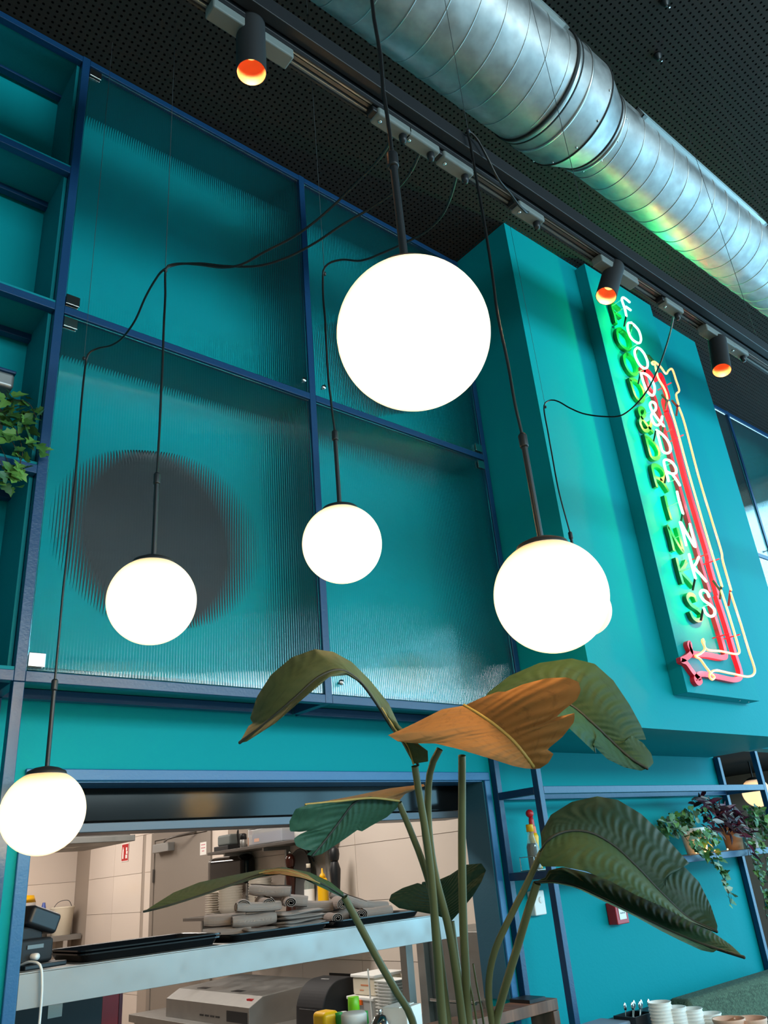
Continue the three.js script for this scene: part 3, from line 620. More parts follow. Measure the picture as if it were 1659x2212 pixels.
// ---------------------------------------------------------------- right-hand shelf unit under the bulkhead
const SHELF_R = { x0: 2.70, x1: 4.635 };
{
  const p = thing('shelf_unit', 'navy steel tube shelf unit under the bulkhead with trailing plants on it', 'shelves');
  const { x0, x1 } = SHELF_R, zb = WALL + 0.004 + TB;
  for (const x of [x0, x1]) { post(p, x, 0, 2.05, ZF); post(p, x, x === x0 ? 1.088 : 0, 2.05, zb); }
  for (const y of [1.838, 1.519]) {
    rail(p, x0 + TB, x1, y, ZF); rail(p, x0 + TB, x1, y, zb);
    for (const x of [x0, x1]) brace(p, x, y, zb, ZF - TB);
  }
  std('shelfOak', { color: 0x9c8264, roughness: 0.5 });
  mesh('shelf_board', bx(x0 + TB, x1, 1.535, 1.549, zb - TB, ZF - 0.031), 'shelfOak', p);
  mesh('bolt', rod(V(x0 + TB - 0.001, 1.195, zb - 0.015), V(x0 + TB + 0.003, 1.195, zb - 0.015), 0.006), 'black', p);
}
const SY = 1.5495;
// bottles and their wire caddy
{
  const b1 = onZ(1144, 1868, -0.13), c = thing('soy_sauce_bottle', 'dark sauce bottle with a yellow cap on the steel shelf', 'bottle', [2.757, SY + 0.006, -0.13]);
  mesh('glass', lathe([[0, 0], [0.024, 0], [0.026, 0.004], [0.026, 0.085], [0.02, 0.105], [0.014, 0.125], [0.0125, 0.15], [0, 0.15]], 32), 'bottleGlass', c);
  std('soy', { color: 0x0c0807, roughness: 0.1 });
  mesh('sauce', lathe([[0, 0.002], [0.0245, 0.002], [0.0245, 0.086], [0.0195, 0.1], [0, 0.1]], 32), 'soy', c);
  mesh('cap', lathe([[0, 0.145], [0.0155, 0.145], [0.0155, 0.17], [0.014, 0.174], [0, 0.174]], 28), 'yellow', c);
  const d = thing('hot_sauce_bottle', 'red and yellow squeeze bottle with a red ball top', 'bottle', [2.803, SY + 0.006, -0.155]);
  mesh('body', lathe([[0, 0], [0.018, 0], [0.0195, 0.004], [0.017, 0.05], [0.0165, 0.09], [0.021, 0.125], [0.015, 0.14], [0, 0.14]], 28), 'yellow', d);
  mesh('neck', lathe([[0, 0.135], [0.0145, 0.135], [0.012, 0.165], [0.0115, 0.19], [0.008, 0.205], [0, 0.205]], 28), 'red', d);
  mesh('collar', lathe([[0.0145, 0.138], [0.0155, 0.14], [0.0145, 0.165], [0.0125, 0.167]], 28), 'orange', d);
  const s = new THREE.SphereGeometry(0.017, 24, 16); s.translate(-0.004, 0.218, 0); mesh('ball_top', s, 'red', d);
  const w = thing('wire_caddy', 'small chrome wire caddy round the sauce bottles', 'caddy', [2.778, SY, -0.145]);
  const loop = (y) => tube([V(-0.052, y, -0.04), V(0.05, y, -0.04), V(0.05, y, 0.04), V(-0.052, y, 0.04)], 0.0016, 6, true, 60);
  mesh('rim', loop(0.055), 'chrome', w); mesh('base_ring', loop(0.003), 'chrome', w);
  mesh('tray', bx(-0.048, 0.046, 0.002, 0.0055, -0.037, 0.037), 'steel', w);
  for (const [x, z] of [[-0.05, -0.038], [0.048, -0.038], [0.048, 0.038], [-0.05, 0.038]]) mesh('upright', rod(V(x, 0.002, z), V(x, 0.056, z), 0.0016), 'chrome', w);
}
// wall fittings
{
  const q = onZ(1343, 1972, WALL + 0.05), c = thing('fire_call_point', 'red manual fire alarm call point on the teal wall', 'alarm', [q.x, q.y, WALL]);
  mesh('housing', bx(-0.045, 0.045, -0.045, 0.045, 0.001, 0.052, 0.004), 'red', c);
  const f = mesh('front_plate', bx(-0.026, 0.026, -0.026, 0.026, 0.052, 0.0545, 0.001), 'paper', c);
  for (let i = -1; i <= 1; i++) mesh('mark', bx(i * 0.012 - 0.003, i * 0.012 + 0.003, -0.003, 0.003, 0.0545, 0.0552), 'black', f);
  const s = onZ(1166, 1950, WALL + 0.035), t = thing('wall_controller', 'white wall controller with a round dial behind the plant stems', 'controller', [s.x, s.y, WALL]);
  mesh('case', bx(-0.036, 0.036, -0.047, 0.047, 0.001, 0.036, 0.005), 'white', t);
  mesh('dial', lathe([[0, 0], [0.013, 0], [0.012, 0.004], [0, 0.004]], 28).rotateX(Math.PI / 2).translate(0.008, 0.01, 0.036), 'white', t);
}
// ---------------------------------------------------------------- ivy and other trailing plants
M.ivyA = new THREE.MeshStandardMaterial({ name: 'ivyA', color: 0x3d6b2c, roughness: 0.55, side: THREE.DoubleSide, map: T.leafvar });
M.ivyB = new THREE.MeshStandardMaterial({ name: 'ivyB', color: 0x5d8a3c, roughness: 0.55, side: THREE.DoubleSide, map: T.leafvar });
M.ivyC = new THREE.MeshStandardMaterial({ name: 'ivyC', color: 0x29512a, roughness: 0.5, side: THREE.DoubleSide, map: T.leafvar });
M.ivyD = new THREE.MeshStandardMaterial({ name: 'ivyD', color: 0x9fb8a0, roughness: 0.5, side: THREE.DoubleSide, map: T.leafvar });
M.tradA = new THREE.MeshStandardMaterial({ name: 'tradA', color: 0x3b1f2e, roughness: 0.45, side: THREE.DoubleSide });
M.tradB = new THREE.MeshStandardMaterial({ name: 'tradB', color: 0x5a1f3c, roughness: 0.45, side: THREE.DoubleSide });
M.tradC = new THREE.MeshStandardMaterial({ name: 'tradC', color: 0x93989a, roughness: 0.4, side: THREE.DoubleSide });
M.vine = new THREE.MeshStandardMaterial({ name: 'vine', color: 0x4a3a2a, roughness: 0.8 });
function leafGeo(outline, fold) {              // a folded leaf of one unit length, base at the origin, tip along +y
  const pos = [], uv = [], n = outline.length;
  const z = ([x, y]) => Math.abs(x) * fold - 0.12 * y * y;
  for (let s = -1; s <= 1; s += 2) for (let i = 0; i + 1 < n; i++) {
    const a = [outline[i][0] * s, outline[i][1]], b = [outline[i + 1][0] * s, outline[i + 1][1]], ca = [0, outline[i][1] * 0.94], cb = [0, outline[i + 1][1] * 0.94];
    const tri = (p, q, r) => { for (const v of s > 0 ? [p, q, r] : [p, r, q]) { pos.push(v[0], v[1], z(v)); uv.push(v[0] + 0.5, v[1]); } };
    tri(ca, a, b); if (Math.abs(ca[1] - cb[1]) > 1e-4) tri(ca, b, cb);
  }
  const g = new THREE.BufferGeometry(); g.setAttribute('position', new THREE.Float32BufferAttribute(pos, 3)); g.setAttribute('uv', new THREE.Float32BufferAttribute(uv, 2)); g.computeVertexNormals(); return g;
}
const IVY = [leafGeo([[0, 0], [0.30, -0.05], [0.46, 0.18], [0.28, 0.34], [0.40, 0.55], [0.20, 0.62], [0, 1]], 0.28), leafGeo([[0, 0], [0.36, 0.02], [0.42, 0.3], [0.24, 0.44], [0.27, 0.62], [0, 1]], 0.1)];
const BLADE = [leafGeo([[0, 0], [0.15, 0.2], [0.17, 0.45], [0.1, 0.75], [0, 1]], 0.5), leafGeo([[0, 0], [0.12, 0.15], [0.16, 0.4], [0.11, 0.7], [0, 1]], 0.9)];
function leafAt(p, geos, mats, at, size) {
  const l = mesh('leaf', geos[Math.floor(rnd() * geos.length)], M[mats[Math.floor(rnd() * mats.length)]], p);
  l.position.copy(at); l.scale.setScalar(size);
  const out = V(rr(-1, 1), rr(-1.0, 0.5), rr(0.1, 1)).normalize(), face = V(rr(-0.5, 0.5), rr(0.0, 0.9), rr(0.5, 1.2)).normalize();
  const z = face.clone().addScaledVector(out, -face.dot(out)).normalize(), x = out.clone().cross(z);
  l.quaternion.setFromRotationMatrix(new THREE.Matrix4().makeBasis(x, out, z));
  return l;
}
function trailing(name, label, at, pot, strands, bush, geos, mats, size) {
  const p = thing(name, label, 'plant', at, 0, 'trailing plants on the shelves');
  if (pot) {
    const [m, r0, r1, h] = pot;
    mesh('pot', lathe([[0, 0], [r0, 0], [r1, h], [r1 - 0.006, h], [r0 - 0.004, 0.01], [0, 0.01]], 28), m, p);
    mesh('soil', lathe([[0, h - 0.012], [r1 - 0.008, h - 0.012], [r1 - 0.008, h - 0.018], [0, h - 0.018]], 20), 'soil', p);
  }
  for (const s of strands) {
    const pts = s.map((v) => v.clone().sub(p.position)); mesh('vine', tube(pts, 0.0013, 5), 'vine', p);
    const c = new THREE.CatmullRomCurve3(pts), n = Math.round(c.getLength() / (size * 0.42));
    for (let i = 1; i <= n; i++) leafAt(p, geos, mats, c.getPoint(i / n).add(V(rr(-1, 1), rr(-0.6, 0.6), rr(-0.5, 1)).multiplyScalar(size * 0.35)), size * rr(0.65, 1.1) * (i === n ? 0.6 : 1));
  }
  for (const [c, ex, n] of bush) for (let i = 0; i < n; i++) { let v; do v = V(rr(-1, 1), rr(-1, 1), rr(-1, 1)); while (v.lengthSq() > 1); const a = v.clone().multiply(ex).add(c).sub(p.position); leafAt(p, geos, mats, a, size * rr(0.7, 1.15)); if (i % 4 === 0) mesh('vine', rod(V(0, pot ? pot[3] : 0, 0), a, 0.001, 0.001, 5), 'vine', p); }
  return p;
}
const Sz = -0.11, G = (px, py, z = Sz) => onZ(px, py, z);
{
  const q = G(1497, 1800), r = G(1580, 1800), t = G(1655, 1800);
  trailing('ivy_plant', 'trailing green ivy spilling from a white pot on the steel shelf', [q.x, SY, Sz], ['whitePot', 0.05, 0.068, 0.12],
    [[V(q.x + 0.02, SY + 0.12, Sz), G(1530, 1810, -0.03), G(1548, 1850, 0.03), G(1560, 1890, 0.035), G(1572, 1925, 0.035), G(1578, 1953, 0.035)], [V(q.x, SY + 0.12, Sz), G(1510, 1830, 0.02), G(1535, 1858, 0.035), G(1556, 1880, 0.04), G(1568, 1905, 0.04)], [V(q.x, SY + 0.12, Sz), G(1470, 1790, 0.01), G(1500, 1835, 0.03), G(1530, 1850, 0.035)]],
    [[G(1450, 1780, -0.06), V(0.13, 0.05, 0.06), 55], [G(1490, 1762, -0.1), V(0.12, 0.045, 0.07), 40], [G(1520, 1815, -0.03), V(0.11, 0.06, 0.04), 40]], IVY, ['ivyA', 'ivyB', 'ivyC', 'ivyA', 'ivyD'], 0.042);
  trailing('spiderwort_plant', 'purple and silver striped trailing spiderwort in a terracotta pot', [r.x, SY, Sz], ['terracotta', 0.042, 0.055, 0.115],
    [[V(r.x, SY + 0.11, Sz), G(1595, 1780, -0.02), G(1612, 1815, 0.03), G(1618, 1850, 0.035)]],
    [[G(1540, 1765, -0.06), V(0.13, 0.07, 0.05), 60], [G(1575, 1772, -0.05), V(0.14, 0.08, 0.05), 55], [G(1512, 1735, -0.1), V(0.1, 0.03, 0.05), 20]], BLADE, ['tradA', 'tradB', 'tradA', 'tradC'], 0.075);
  trailing('ivy_plant', 'trailing green ivy hanging at the end post of the steel shelf', [t.x - 0.2, SY, Sz + 0.01], ['whitePot', 0.04, 0.052, 0.1],
    [[V(t.x - 0.2, SY + 0.1, Sz), G(1630, 1840, 0.03), G(1642, 1890, 0.035), G(1650, 1940, 0.035), G(1656, 1985, 0.035)], [V(t.x - 0.2, SY + 0.1, Sz), G(1640, 1820, 0.03), G(1655, 1860, 0.035), G(1658, 1900, 0.035)], [V(t.x - 0.2, SY + 0.1, Sz), G(1618, 1830, 0.03), G(1630, 1870, 0.035), G(1640, 1900, 0.035)]],
    [[G(1630, 1765, -0.06), V(0.13, 0.07, 0.05), 55], [G(1648, 1790, -0.03), V(0.1, 0.06, 0.04), 30]], IVY, ['ivyA', 'ivyB', 'ivyC', 'ivyC'], 0.04);
  // ivy in the open shelves on the left
  const ly = LS[2] + 0.041;
  trailing('ivy_plant', 'trailing variegated ivy hanging out of the open shelves beside the glass doors', [0.46, ly, -0.12], ['cream', 0.05, 0.062, 0.19],
    [[G(8, 900, -0.08), G(40, 900, -0.02), G(62, 935, 0.02), G(72, 960, 0.03), G(100, 975, 0.035)], [G(10, 910, -0.08), G(35, 930, 0.0), G(48, 985, 0.03), G(30, 1020, 0.035), G(5, 1045, 0.035)], [G(5, 890, -0.06), G(30, 865, -0.02), G(60, 870, 0.0), G(80, 905, 0.02)], [G(10, 940, -0.03), G(30, 960, 0.03), G(45, 1005, 0.035), G(22, 1035, 0.035)]],
    [[G(15, 880, -0.06), V(0.05, 0.05, 0.04), 16], [G(50, 905, -0.03), V(0.05, 0.06, 0.03), 16], [G(20, 1035, 0.03), V(0.04, 0.035, 0.015), 9]], IVY, ['ivyA', 'ivyB', 'ivyB', 'ivyC'], 0.044);
  const sp = thing('metal_tin', 'pale grey metal tin hung in the open shelves above the ivy', 'tin', [G(2, 833, -0.14).x, G(2, 850, -0.14).y, -0.14]);
  mesh('shell', bx(-0.08, 0.028, 0.0, 0.055, -0.05, 0.05, 0.012), 'aluRail', sp); mesh('lid', bx(-0.082, 0.03, 0.055, 0.066, -0.052, 0.052, 0.003), 'navy', sp);
  mesh('bracket', bx(-0.05, -0.02, 0.02, 0.05, -0.113, -0.05), 'black', sp);
}
// fairy lights along the shelf edge
{
  const q = G(1530, 1838, -0.02), s = thing('fairy_lights', 'short string of warm fairy lights along the shelf under the ivy', 'lights', [q.x, SY, -0.035]);
  phy('fairy', { color: 0xffe8b0, emissive: new THREE.Color().setRGB(1, 0.72, 0.3), emissiveIntensity: 3 });
  mesh('cable', tube([V(-0.14, 0.003, 0), V(-0.05, 0.004, 0.01), V(0.05, 0.003, 0.004), V(0.24, 0.003, 0.008)], 0.0012, 5), 'cord', s);
  for (const x of [-0.1, -0.04, 0.02, 0.075, 0.2]) { const g = new THREE.SphereGeometry(0.0042, 10, 8); g.translate(x, 0.008, 0.008); mesh('bulb', g, 'fairy', s); const l = new THREE.PointLight(0xffb060, 0.012, 0, 2); l.position.set(x, 0.008, 0.008); l.castShadow = true; l.shadow.radius = 0.15; s.add(l); }
}
// a further pendant glowing in the recess
{
  const q = onZ(1634, 1712, -0.75), p = pendant('amber glowing globe lamp far back in the dark panelled recess', q, { light: 0.05, dim: true });
  mesh('cord', rod(V(0, p.userData.top, 0), V(0, 2.118 - q.y, 0), 0.003), 'cord', p); delete p.userData.top;
  p.scale.setScalar(1);
}
// ---------------------------------------------------------------- ledge, bench, side table and what stands on it
struct('baseboard_ledge', bx(2.86, 4.72, 0, 0.945, WALL, WALL + 0.1), 'ledge', 'dark grey capped ledge along the foot of the teal wall');
{
  const b = thing('bench_seat', 'green felt upholstered bench against the dark ledge', 'bench', [3.5, 0, -0.14]);
  mesh('backrest', bx(0, 1.12, 0.42, 0.988, 0, 0.12, 0.03), 'feltGreen', b);
  mesh('seat', bx(0, 1.12, 0.34, 0.47, 0.12, 0.62, 0.03), 'feltGreen', b);
  mesh('plinth', bx(0.03, 1.09, 0, 0.34, 0.02, 0.56), 'ledge', b);
}
{
  const t = thing('side_table', 'dark wooden side table carrying the paper cups', 'table', [2.86, 0, 0.02]);
  std('darkWood', { map: rep(T.wood, 2), color: 0x6a5a52, roughness: 0.5 });
  mesh('top', bx(0, 1.1, 0.83, 0.862, 0.005, 0.62, 0.003), 'darkWood', t);
  for (const [x, z] of [[0.03, 0.03], [0.55, 0.03], [0.03, 0.56], [0.55, 0.56]]) mesh('leg', bx(x, x + 0.04, 0, 0.83, z, z + 0.04), 'black', t);
}
std('cupIn', { color: 0xe3b49c, roughness: 0.7 }); std('cupPrint', { color: 0xc9805a, roughness: 0.7 }); std('cupBlue', { color: 0x8fb6d8, roughness: 0.7 });
{
  const cup = (r, h) => lathe([[r * 0.72, 0], [r, h], [r + 0.0022, h + 0.001], [r + 0.0015, h + 0.004], [r - 0.0025, h + 0.003], [r * 0.72 - 0.0015, 0.006], [0, 0.006], [0, 0.002], [r * 0.72, 0]], 32);
  const body = cup(0.042, 0.085), band = lathe([[0.0422 * 0.78, 0.022], [0.0422 * 0.925, 0.062]], 32).scale(1.006, 1, 1.006);
  const at = [[1424, 2166], [1456, 2174], [1492, 2182], [1533, 2192]];
  const lab = ['next to the cutlery holder', 'second from the cutlery holder', 'third from the cutlery holder', 'farthest from the cutlery holder'];
  let proto;
  at.forEach(([px, py], k) => {
    const top = onD(px, py, 3.02 + k * 0.0), n = Math.max(3, Math.round((top.y - 0.862 - 0.085) / 0.011) + 1);
    for (let i = 0; i < n; i++) {
      const at3 = [top.x, 0.862 + i * 0.011, top.z];
      const label = nth(i, n) + ' printed paper cup of the nested stack ' + lab[k];
      if (!proto) { proto = thing('paper_cup', label, 'cup', at3, 0, 'nested paper cups on the side table'); mesh('wall', body, 'paper', proto); mesh('printed_band', band, 'cupPrint', proto); } else copyOf(proto, at3, i * 0.7, label, 'nested paper cups on the side table');
    }
  });
  // pink paper bowls in front
  const bowl = cup(0.055, 0.05);
  for (const [px, py, l] of [[1575, 2207, 'pale pink paper bowl on the side table near the cups'], [1622, 2206, 'pale pink paper bowl at the far end of the side table']]) { const q = onD(px, py, 2.85); const o = tag(mesh('paper_bowl', bowl, 'cupIn'), l, 'bowl', 'paper bowls'); o.position.set(q.x, 0.862, q.z); o.scale.set(1, Math.max(0.6, (q.y - 0.862) / 0.05), 1); }
  // cutlery holder
  const c0 = onD(1368, 2190, 3.05), h = c0.y - 0.862, c = thing('cutlery_holder', 'black cutlery holder with spoons and forks on the side table', 'holder', [c0.x, 0.862, c0.z]);
  mesh('box', [bx(-0.06, 0.06, 0, 0.006, -0.05, 0.05), bx(-0.06, -0.055, 0, h, -0.05, 0.05), bx(0.055, 0.06, 0, h, -0.05, 0.05), bx(-0.055, 0.055, 0, h, -0.05, -0.045), bx(-0.055, 0.055, 0, h, 0.045, 0.05)], 'black', c);
  mesh('sign_card', bx(0.062, 0.066, 0.01, h, -0.045, 0.045), 'ledge', c);
  for (let i = 0; i < 6; i++) {
    const x = -0.04 + i * 0.016, f = thing('spoon', ordinal[i] + ' steel spoon from the cloth side in the black cutlery holder', 'spoon', [c0.x + x, 0.87, c0.z - 0.02 + (i % 3) * 0.02], 0, 'cutlery in the holder');
    mesh('handle', tube([V(0, 0, 0), V(0.006, h * 0.7, 0.002), V(0.016 + 0.004 * i, h + 0.005, 0.004)], 0.0022, 6), 'chrome', f);
    const g = new THREE.SphereGeometry(0.011, 14, 10); g.scale(0.8, 1.3, 0.3); g.translate(0.018 + 0.004 * i, h + 0.018, 0.004); mesh('bowl', g, 'chrome', f);
  }
  const n0 = onD(1302, 2204, 3.0), nk = thing('folded_cloth', 'blue grey folded cloth on the side table beside the cutlery', 'cloth', [n0.x, 0.862, n0.z]);
  std('clothBlue', { color: 0x7d93a6, roughness: 0.9 });
  for (let i = 0; i < 4; i++) mesh('fold', bx(-0.08 + i * 0.003, 0.09 - i * 0.004, i * 0.038 * (n0.y - 0.862) / 0.16, (i + 1) * 0.038 * (n0.y - 0.862) / 0.16, -0.07, 0.07, 0.006), 'clothBlue', nk);
}
// oak serving sill of the kitchen opening, with its end upright
{
  const s = thing('oak_counter', 'oak serving counter with an upright end below the kitchen opening', 'counter', [0, 0, 0]);
  mesh('counter_top', bx(0.66, 2.742, 1.062, 1.1, -0.225, -0.105, 0.002), 'oak', s);
  mesh('end_upright', bx(2.708, 2.742, 0, 1.06, -0.225, -0.105, 0.002), 'oak', s);
  mesh('rest_block', bx(2.60, 2.692, 1.1, 1.112, -0.222, -0.12), 'black', s);
}
// ---------------------------------------------------------------- kitchen behind the opening
const KX = 3.1, KZ = -6.35, KL = -0.9, KC = 2.62, KF = WALL - 0.12;
{
  // tiled walls: 600 x 300 mm tiles with recessed joints
  const side = structGroup('wall_kitchen_side', 'kitchen wall of large cream tiles with the service door');
  mesh('backing', bx(KX, KX + 0.12, 0, KC + 0.1, KZ - 0.1, KF), 'grout', side);
  const back = structGroup('wall_kitchen_back', 'far kitchen wall of large cream tiles');
  mesh('backing', bx(KL, KX + 0.12, 0, KC + 0.1, KZ - 0.12, KZ), 'grout', back);
  const t1 = bx(-0.006, 0, 0.0015, 0.2985, 0.0015, 0.5985, 0), t2 = bx(0.0015, 0.5985, 0.0015, 0.2985, 0, 0.006, 0);
  const z0 = onX(784, 2074, KX).z, y0 = onX(784, 2074, KX).y, D0 = -4.52, D1 = -3.6;
  for (let r = -4; r < 7; r++) for (let c = -9; c < 4; c++) {
    const y = y0 + r * 0.3, z = z0 + c * 0.6; if (y + 0.3 > KC || y < 0.0 || z < KZ || z + 0.6 > KF) continue;
    if (y < 2.05 && z < D1 + 0.06 && z + 0.6 > D0 - 0.06) continue;
    const m = mesh('tile', t1, hash(r, c, 3) > 0.5 ? 'tile' : 'tile2', side); m.position.set(KX, y, z);
  }
  for (let r = 0; r < 6; r++) { const y = y0 + r * 0.3; if (y < 2.05 && y > 0) for (const [za, zb] of [[-4.72, D0 - 0.06], [D1 + 0.06, -3.30]]) mesh('tile', bx(KX - 0.006, KX, y + 0.0015, y + 0.2985, za, zb), 'tile', side); }
  for (let r = -4; r < 7; r++) for (let c = 1; c < 7; c++) {
    const y = y0 + r * 0.3, x = KX - 0.6 * c; if (y + 0.3 > KC || y < 0 || x < KL) continue;
    const m = mesh('tile', t2, hash(r, c, 5) > 0.5 ? 'tile' : 'tile2', back); m.position.set(x, y, KZ);
  }
  struct('wall_kitchen_left', bx(KL - 0.1, KL, 0, KC + 0.1, KZ, KF), 'plaster', 'plain kitchen wall out of view');
  struct('ceiling_kitchen', bx(KL - 0.1, KX + 0.12, KC, KC + 0.1, KZ - 0.12, KF), 'plaster', 'pale kitchen ceiling');
  // service door
  const d = structGroup('door_1', 'grey service door in the kitchen wall');
  mesh('door_frame', [bx(KX - 0.02, KX + 0.005, 0, 2.05, D0 - 0.06, D0), bx(KX - 0.02, KX + 0.005, 0, 2.05, D1, D1 + 0.06), bx(KX - 0.02, KX + 0.005, 1.99, 2.05, D0, D1)], 'doorGrey', d);
  mesh('door_leaf', bx(KX - 0.012, KX + 0.002, 0.01, 1.985, D0 + 0.004, D1 - 0.004, 0.002), 'doorGrey', d);
  for (const y of [0.35, 1.15, 1.72]) mesh('door_hinge', rod(V(KX - 0.022, y - 0.05, D0 + 0.002), V(KX - 0.022, y + 0.05, D0 + 0.002), 0.008), 'steelDark', d);
  const h = mesh('door_handle', [rod(V(KX - 0.012, 1.03, D1 - 0.09), V(KX - 0.07, 1.03, D1 - 0.09), 0.008), rod(V(KX - 0.065, 1.03, D1 - 0.09), V(KX - 0.065, 1.03, D1 - 0.22), 0.009)], 'steel', d);
  const cl = mesh('door_closer', bx(KX - 0.07, KX - 0.012, 1.89, 1.955, D0 + 0.07, D0 + 0.36, 0.004), 'aluRail', d);
  mesh('closer_arm', tube([V(KX - 0.05, 1.965, D0 + 0.25), V(KX - 0.12, 1.975, D0 + 0.5), V(KX - 0.03, 2.0, D0 + 0.75)], 0.008, 8), 'steelDark', cl);
  const n = thing('door_notice', 'small white notice with pink print on the grey kitchen door', 'notice', [KX - 0.0125, 1.87, -3.67]);
  mesh('sheet', bx(-0.0012, 0, -0.045, 0.045, -0.05, 0.05), 'paper', n); std('pinkInk', { color: 0xd0808c, roughness: 0.9 });
  for (let i = 0; i < 3; i++) mesh('printed_line', bx(-0.0016, -0.0012, 0.024 - i * 0.022, 0.03 - i * 0.022, -0.034 + (i === 2 ? 0.015 : 0), 0.034 - (i === 2 ? 0.015 : 0)), 'pinkInk', n);
  // fire hose / extinguisher sign
  const s = thing('fire_sign', 'red and white fire equipment sign on the cream kitchen tiles', 'sign', [KX - 0.007, 1.942, -5.15]);
  mesh('plate', bx(-0.003, 0, -0.075, 0.075, -0.075, 0.075, 0.001), 'red', s);
  mesh('border', [bx(-0.0036, -0.003, -0.075, -0.069, -0.075, 0.075), bx(-0.0036, -0.003, 0.069, 0.075, -0.075, 0.075), bx(-0.0036, -0.003, -0.069, 0.069, -0.075, -0.071), bx(-0.0036, -0.003, -0.069, 0.069, 0.071, 0.075)], 'paper', s);
  mesh('extinguisher_symbol', [bx(-0.0038, -0.003, -0.05, 0.03, -0.055, -0.03, 0.0004), bx(-0.0038, -0.003, 0.034, 0.044, -0.05, -0.036)], 'paper', s);
  mesh('flame_symbol', [bx(-0.0038, -0.003, -0.05, -0.02, 0.015, 0.05), bx(-0.0038, -0.003, -0.015, 0.01, 0.025, 0.055), bx(-0.0038, -0.003, 0.014, 0.04, 0.02, 0.045)], 'paper', s);
}
for (const [x, z] of KITCHEN_LAMPS) {
  const p = thing('ceiling_panel_light', 'flush white panel light in the kitchen ceiling ' + (z > -2 ? 'nearest the opening' : z > -4 ? 'above the food warmer aisle' : 'nearest the far wall'), 'lamp', [x, KC, z], 0, 'kitchen panel lights');
  mesh('panel_frame', bx(-0.63, 0.63, -0.03, 0, -0.18, 0.18, 0.003), 'white', p);
  phy('panelGlow', { color: 0xffffff, emissive: new THREE.Color().setRGB(1, 0.88, 0.76), emissiveIntensity: 1.5 });
  mesh('lamp_diffuser', bx(-0.6, 0.6, -0.033, -0.03, -0.15, 0.15), 'panelGlow', p);
}
// black shutter box over the opening
{
  const s = thing('shutter_box', 'glossy black shutter box across the head of the kitchen opening', 'shutter', [OPEN.x0, 0, -0.41]);
  const w = OPEN.x1 - OPEN.x0 + 0.03;
  mesh('fascia', bx(-0.02, w, 1.818, 2.0, -0.16, 0, 0.004), 'blackGloss', s);
  std('slateTrim', { color: 0x545b62, metalness: 0.5, roughness: 0.4 });
  mesh('bottom_rail', bx(-0.02, w, 1.787, 1.816, -0.15, -0.004, 0.003), 'slateTrim', s);
}
// steel pass shelf
const PY = 1.432, PZ0 = -0.27;
{
  const s = thing('pass_shelf', 'stainless steel pass shelf with a deep front edge across the kitchen opening', 'shelf', [0, PY, 0]);
  mesh('shelf_top', bx(0.775, 2.44, -0.004, 0, -0.64, PZ0, 0.001), 'steel', s);
  mesh('front_edge', bx(0.775, 2.44, -0.087, -0.004, PZ0 - 0.003, PZ0 + 0.002, 0.001), 'steel', s);
  mesh('back_edge', bx(0.775, 2.44, -0.05, -0.004, -0.64, -0.637), 'steel', s);
  mesh('end_return', bx(2.437, 2.441, -0.087, -0.004, -0.637, PZ0 - 0.003), 'steel', s);
  mesh('support_post', bx(2.40, 2.436, -1.432, -0.088, -0.62, -0.58), 'steel', s); mesh('support_post', bx(0.78, 0.816, -1.432, -0.088, -0.62, -0.58), 'steel', s);
}
// serving trays
const TRAYS = [[0.95, 1.405, -0.30, -0.60], [1.425, 1.825, -0.285, -0.595], [1.84, 2.255, -0.285, -0.60]];
function tray(label, x0, x1, z1, z0, y) {
  const t = thing('serving_tray', label, 'tray', [(x0 + x1) / 2, y, (z0 + z1) / 2], 0, 'black serving trays on the pass');
  const w = (x1 - x0) / 2, d = (z1 - z0) / 2, sh = (a, b) => { const s = new THREE.Shape(), r = 0.03; s.moveTo(-a + r, -b); s.lineTo(a - r, -b); s.quadraticCurveTo(a, -b, a, -b + r); s.lineTo(a, b - r); s.quadraticCurveTo(a, b, a - r, b); s.lineTo(-a + r, b); s.quadraticCurveTo(-a, b, -a, b - r); s.lineTo(-a, -b + r); s.quadraticCurveTo(-a, -b, -a + r, -b); return s; };
  const pts = (a, b) => sh(a, b).getPoints(6);
  const loft = (A, ya, B, yb) => { const P = [], a = pts(...A), b = pts(...B), n = Math.min(a.length, b.length); for (let i = 0; i + 1 < n; i++) P.push([a[i].x, ya, a[i].y], [a[i + 1].x, ya, a[i + 1].y], [b[i + 1].x, yb, b[i + 1].y], [a[i].x, ya, a[i].y], [b[i + 1].x, yb, b[i + 1].y], [b[i].x, yb, b[i].y]); const g = new THREE.BufferGeometry(); g.setAttribute('position', new THREE.Float32BufferAttribute(P.flat(), 3)); g.setAttribute('uv', new THREE.Float32BufferAttribute(new Float32Array(P.length * 2), 2)); g.computeVertexNormals(); return g; };
  const base = new THREE.ShapeGeometry(sh(w - 0.018, d - 0.018)); base.rotateX(Math.PI / 2); base.translate(0, 0.0015, 0);
  M.trayBlack ??= new THREE.MeshStandardMaterial({ name: 'trayBlack', color: 0x0c0e11, roughness: 0.22, side: THREE.DoubleSide });
  mesh('tray_base', base, 'trayBlack', t);
  mesh('tray_wall', loft([w - 0.018, d - 0.018], 0.0015, [w - 0.006, d - 0.006], 0.021), 'trayBlack', t);
  mesh('tray_rim', [loft([w - 0.006, d - 0.006], 0.021, [w, d], 0.023), loft([w, d], 0.023, [w, d], 0.019)], 'trayBlack', t);
  return t;
}
tray('empty black serving tray, lower of two nested on the steel pass', ...TRAYS[0], PY + 0.0005);
tray('empty black serving tray, upper of two nested on the steel pass', ...TRAYS[0], PY + 0.0095);
tray('black serving tray loaded with folded grey napkins beside the empty trays', ...TRAYS[1], PY + 0.0005);
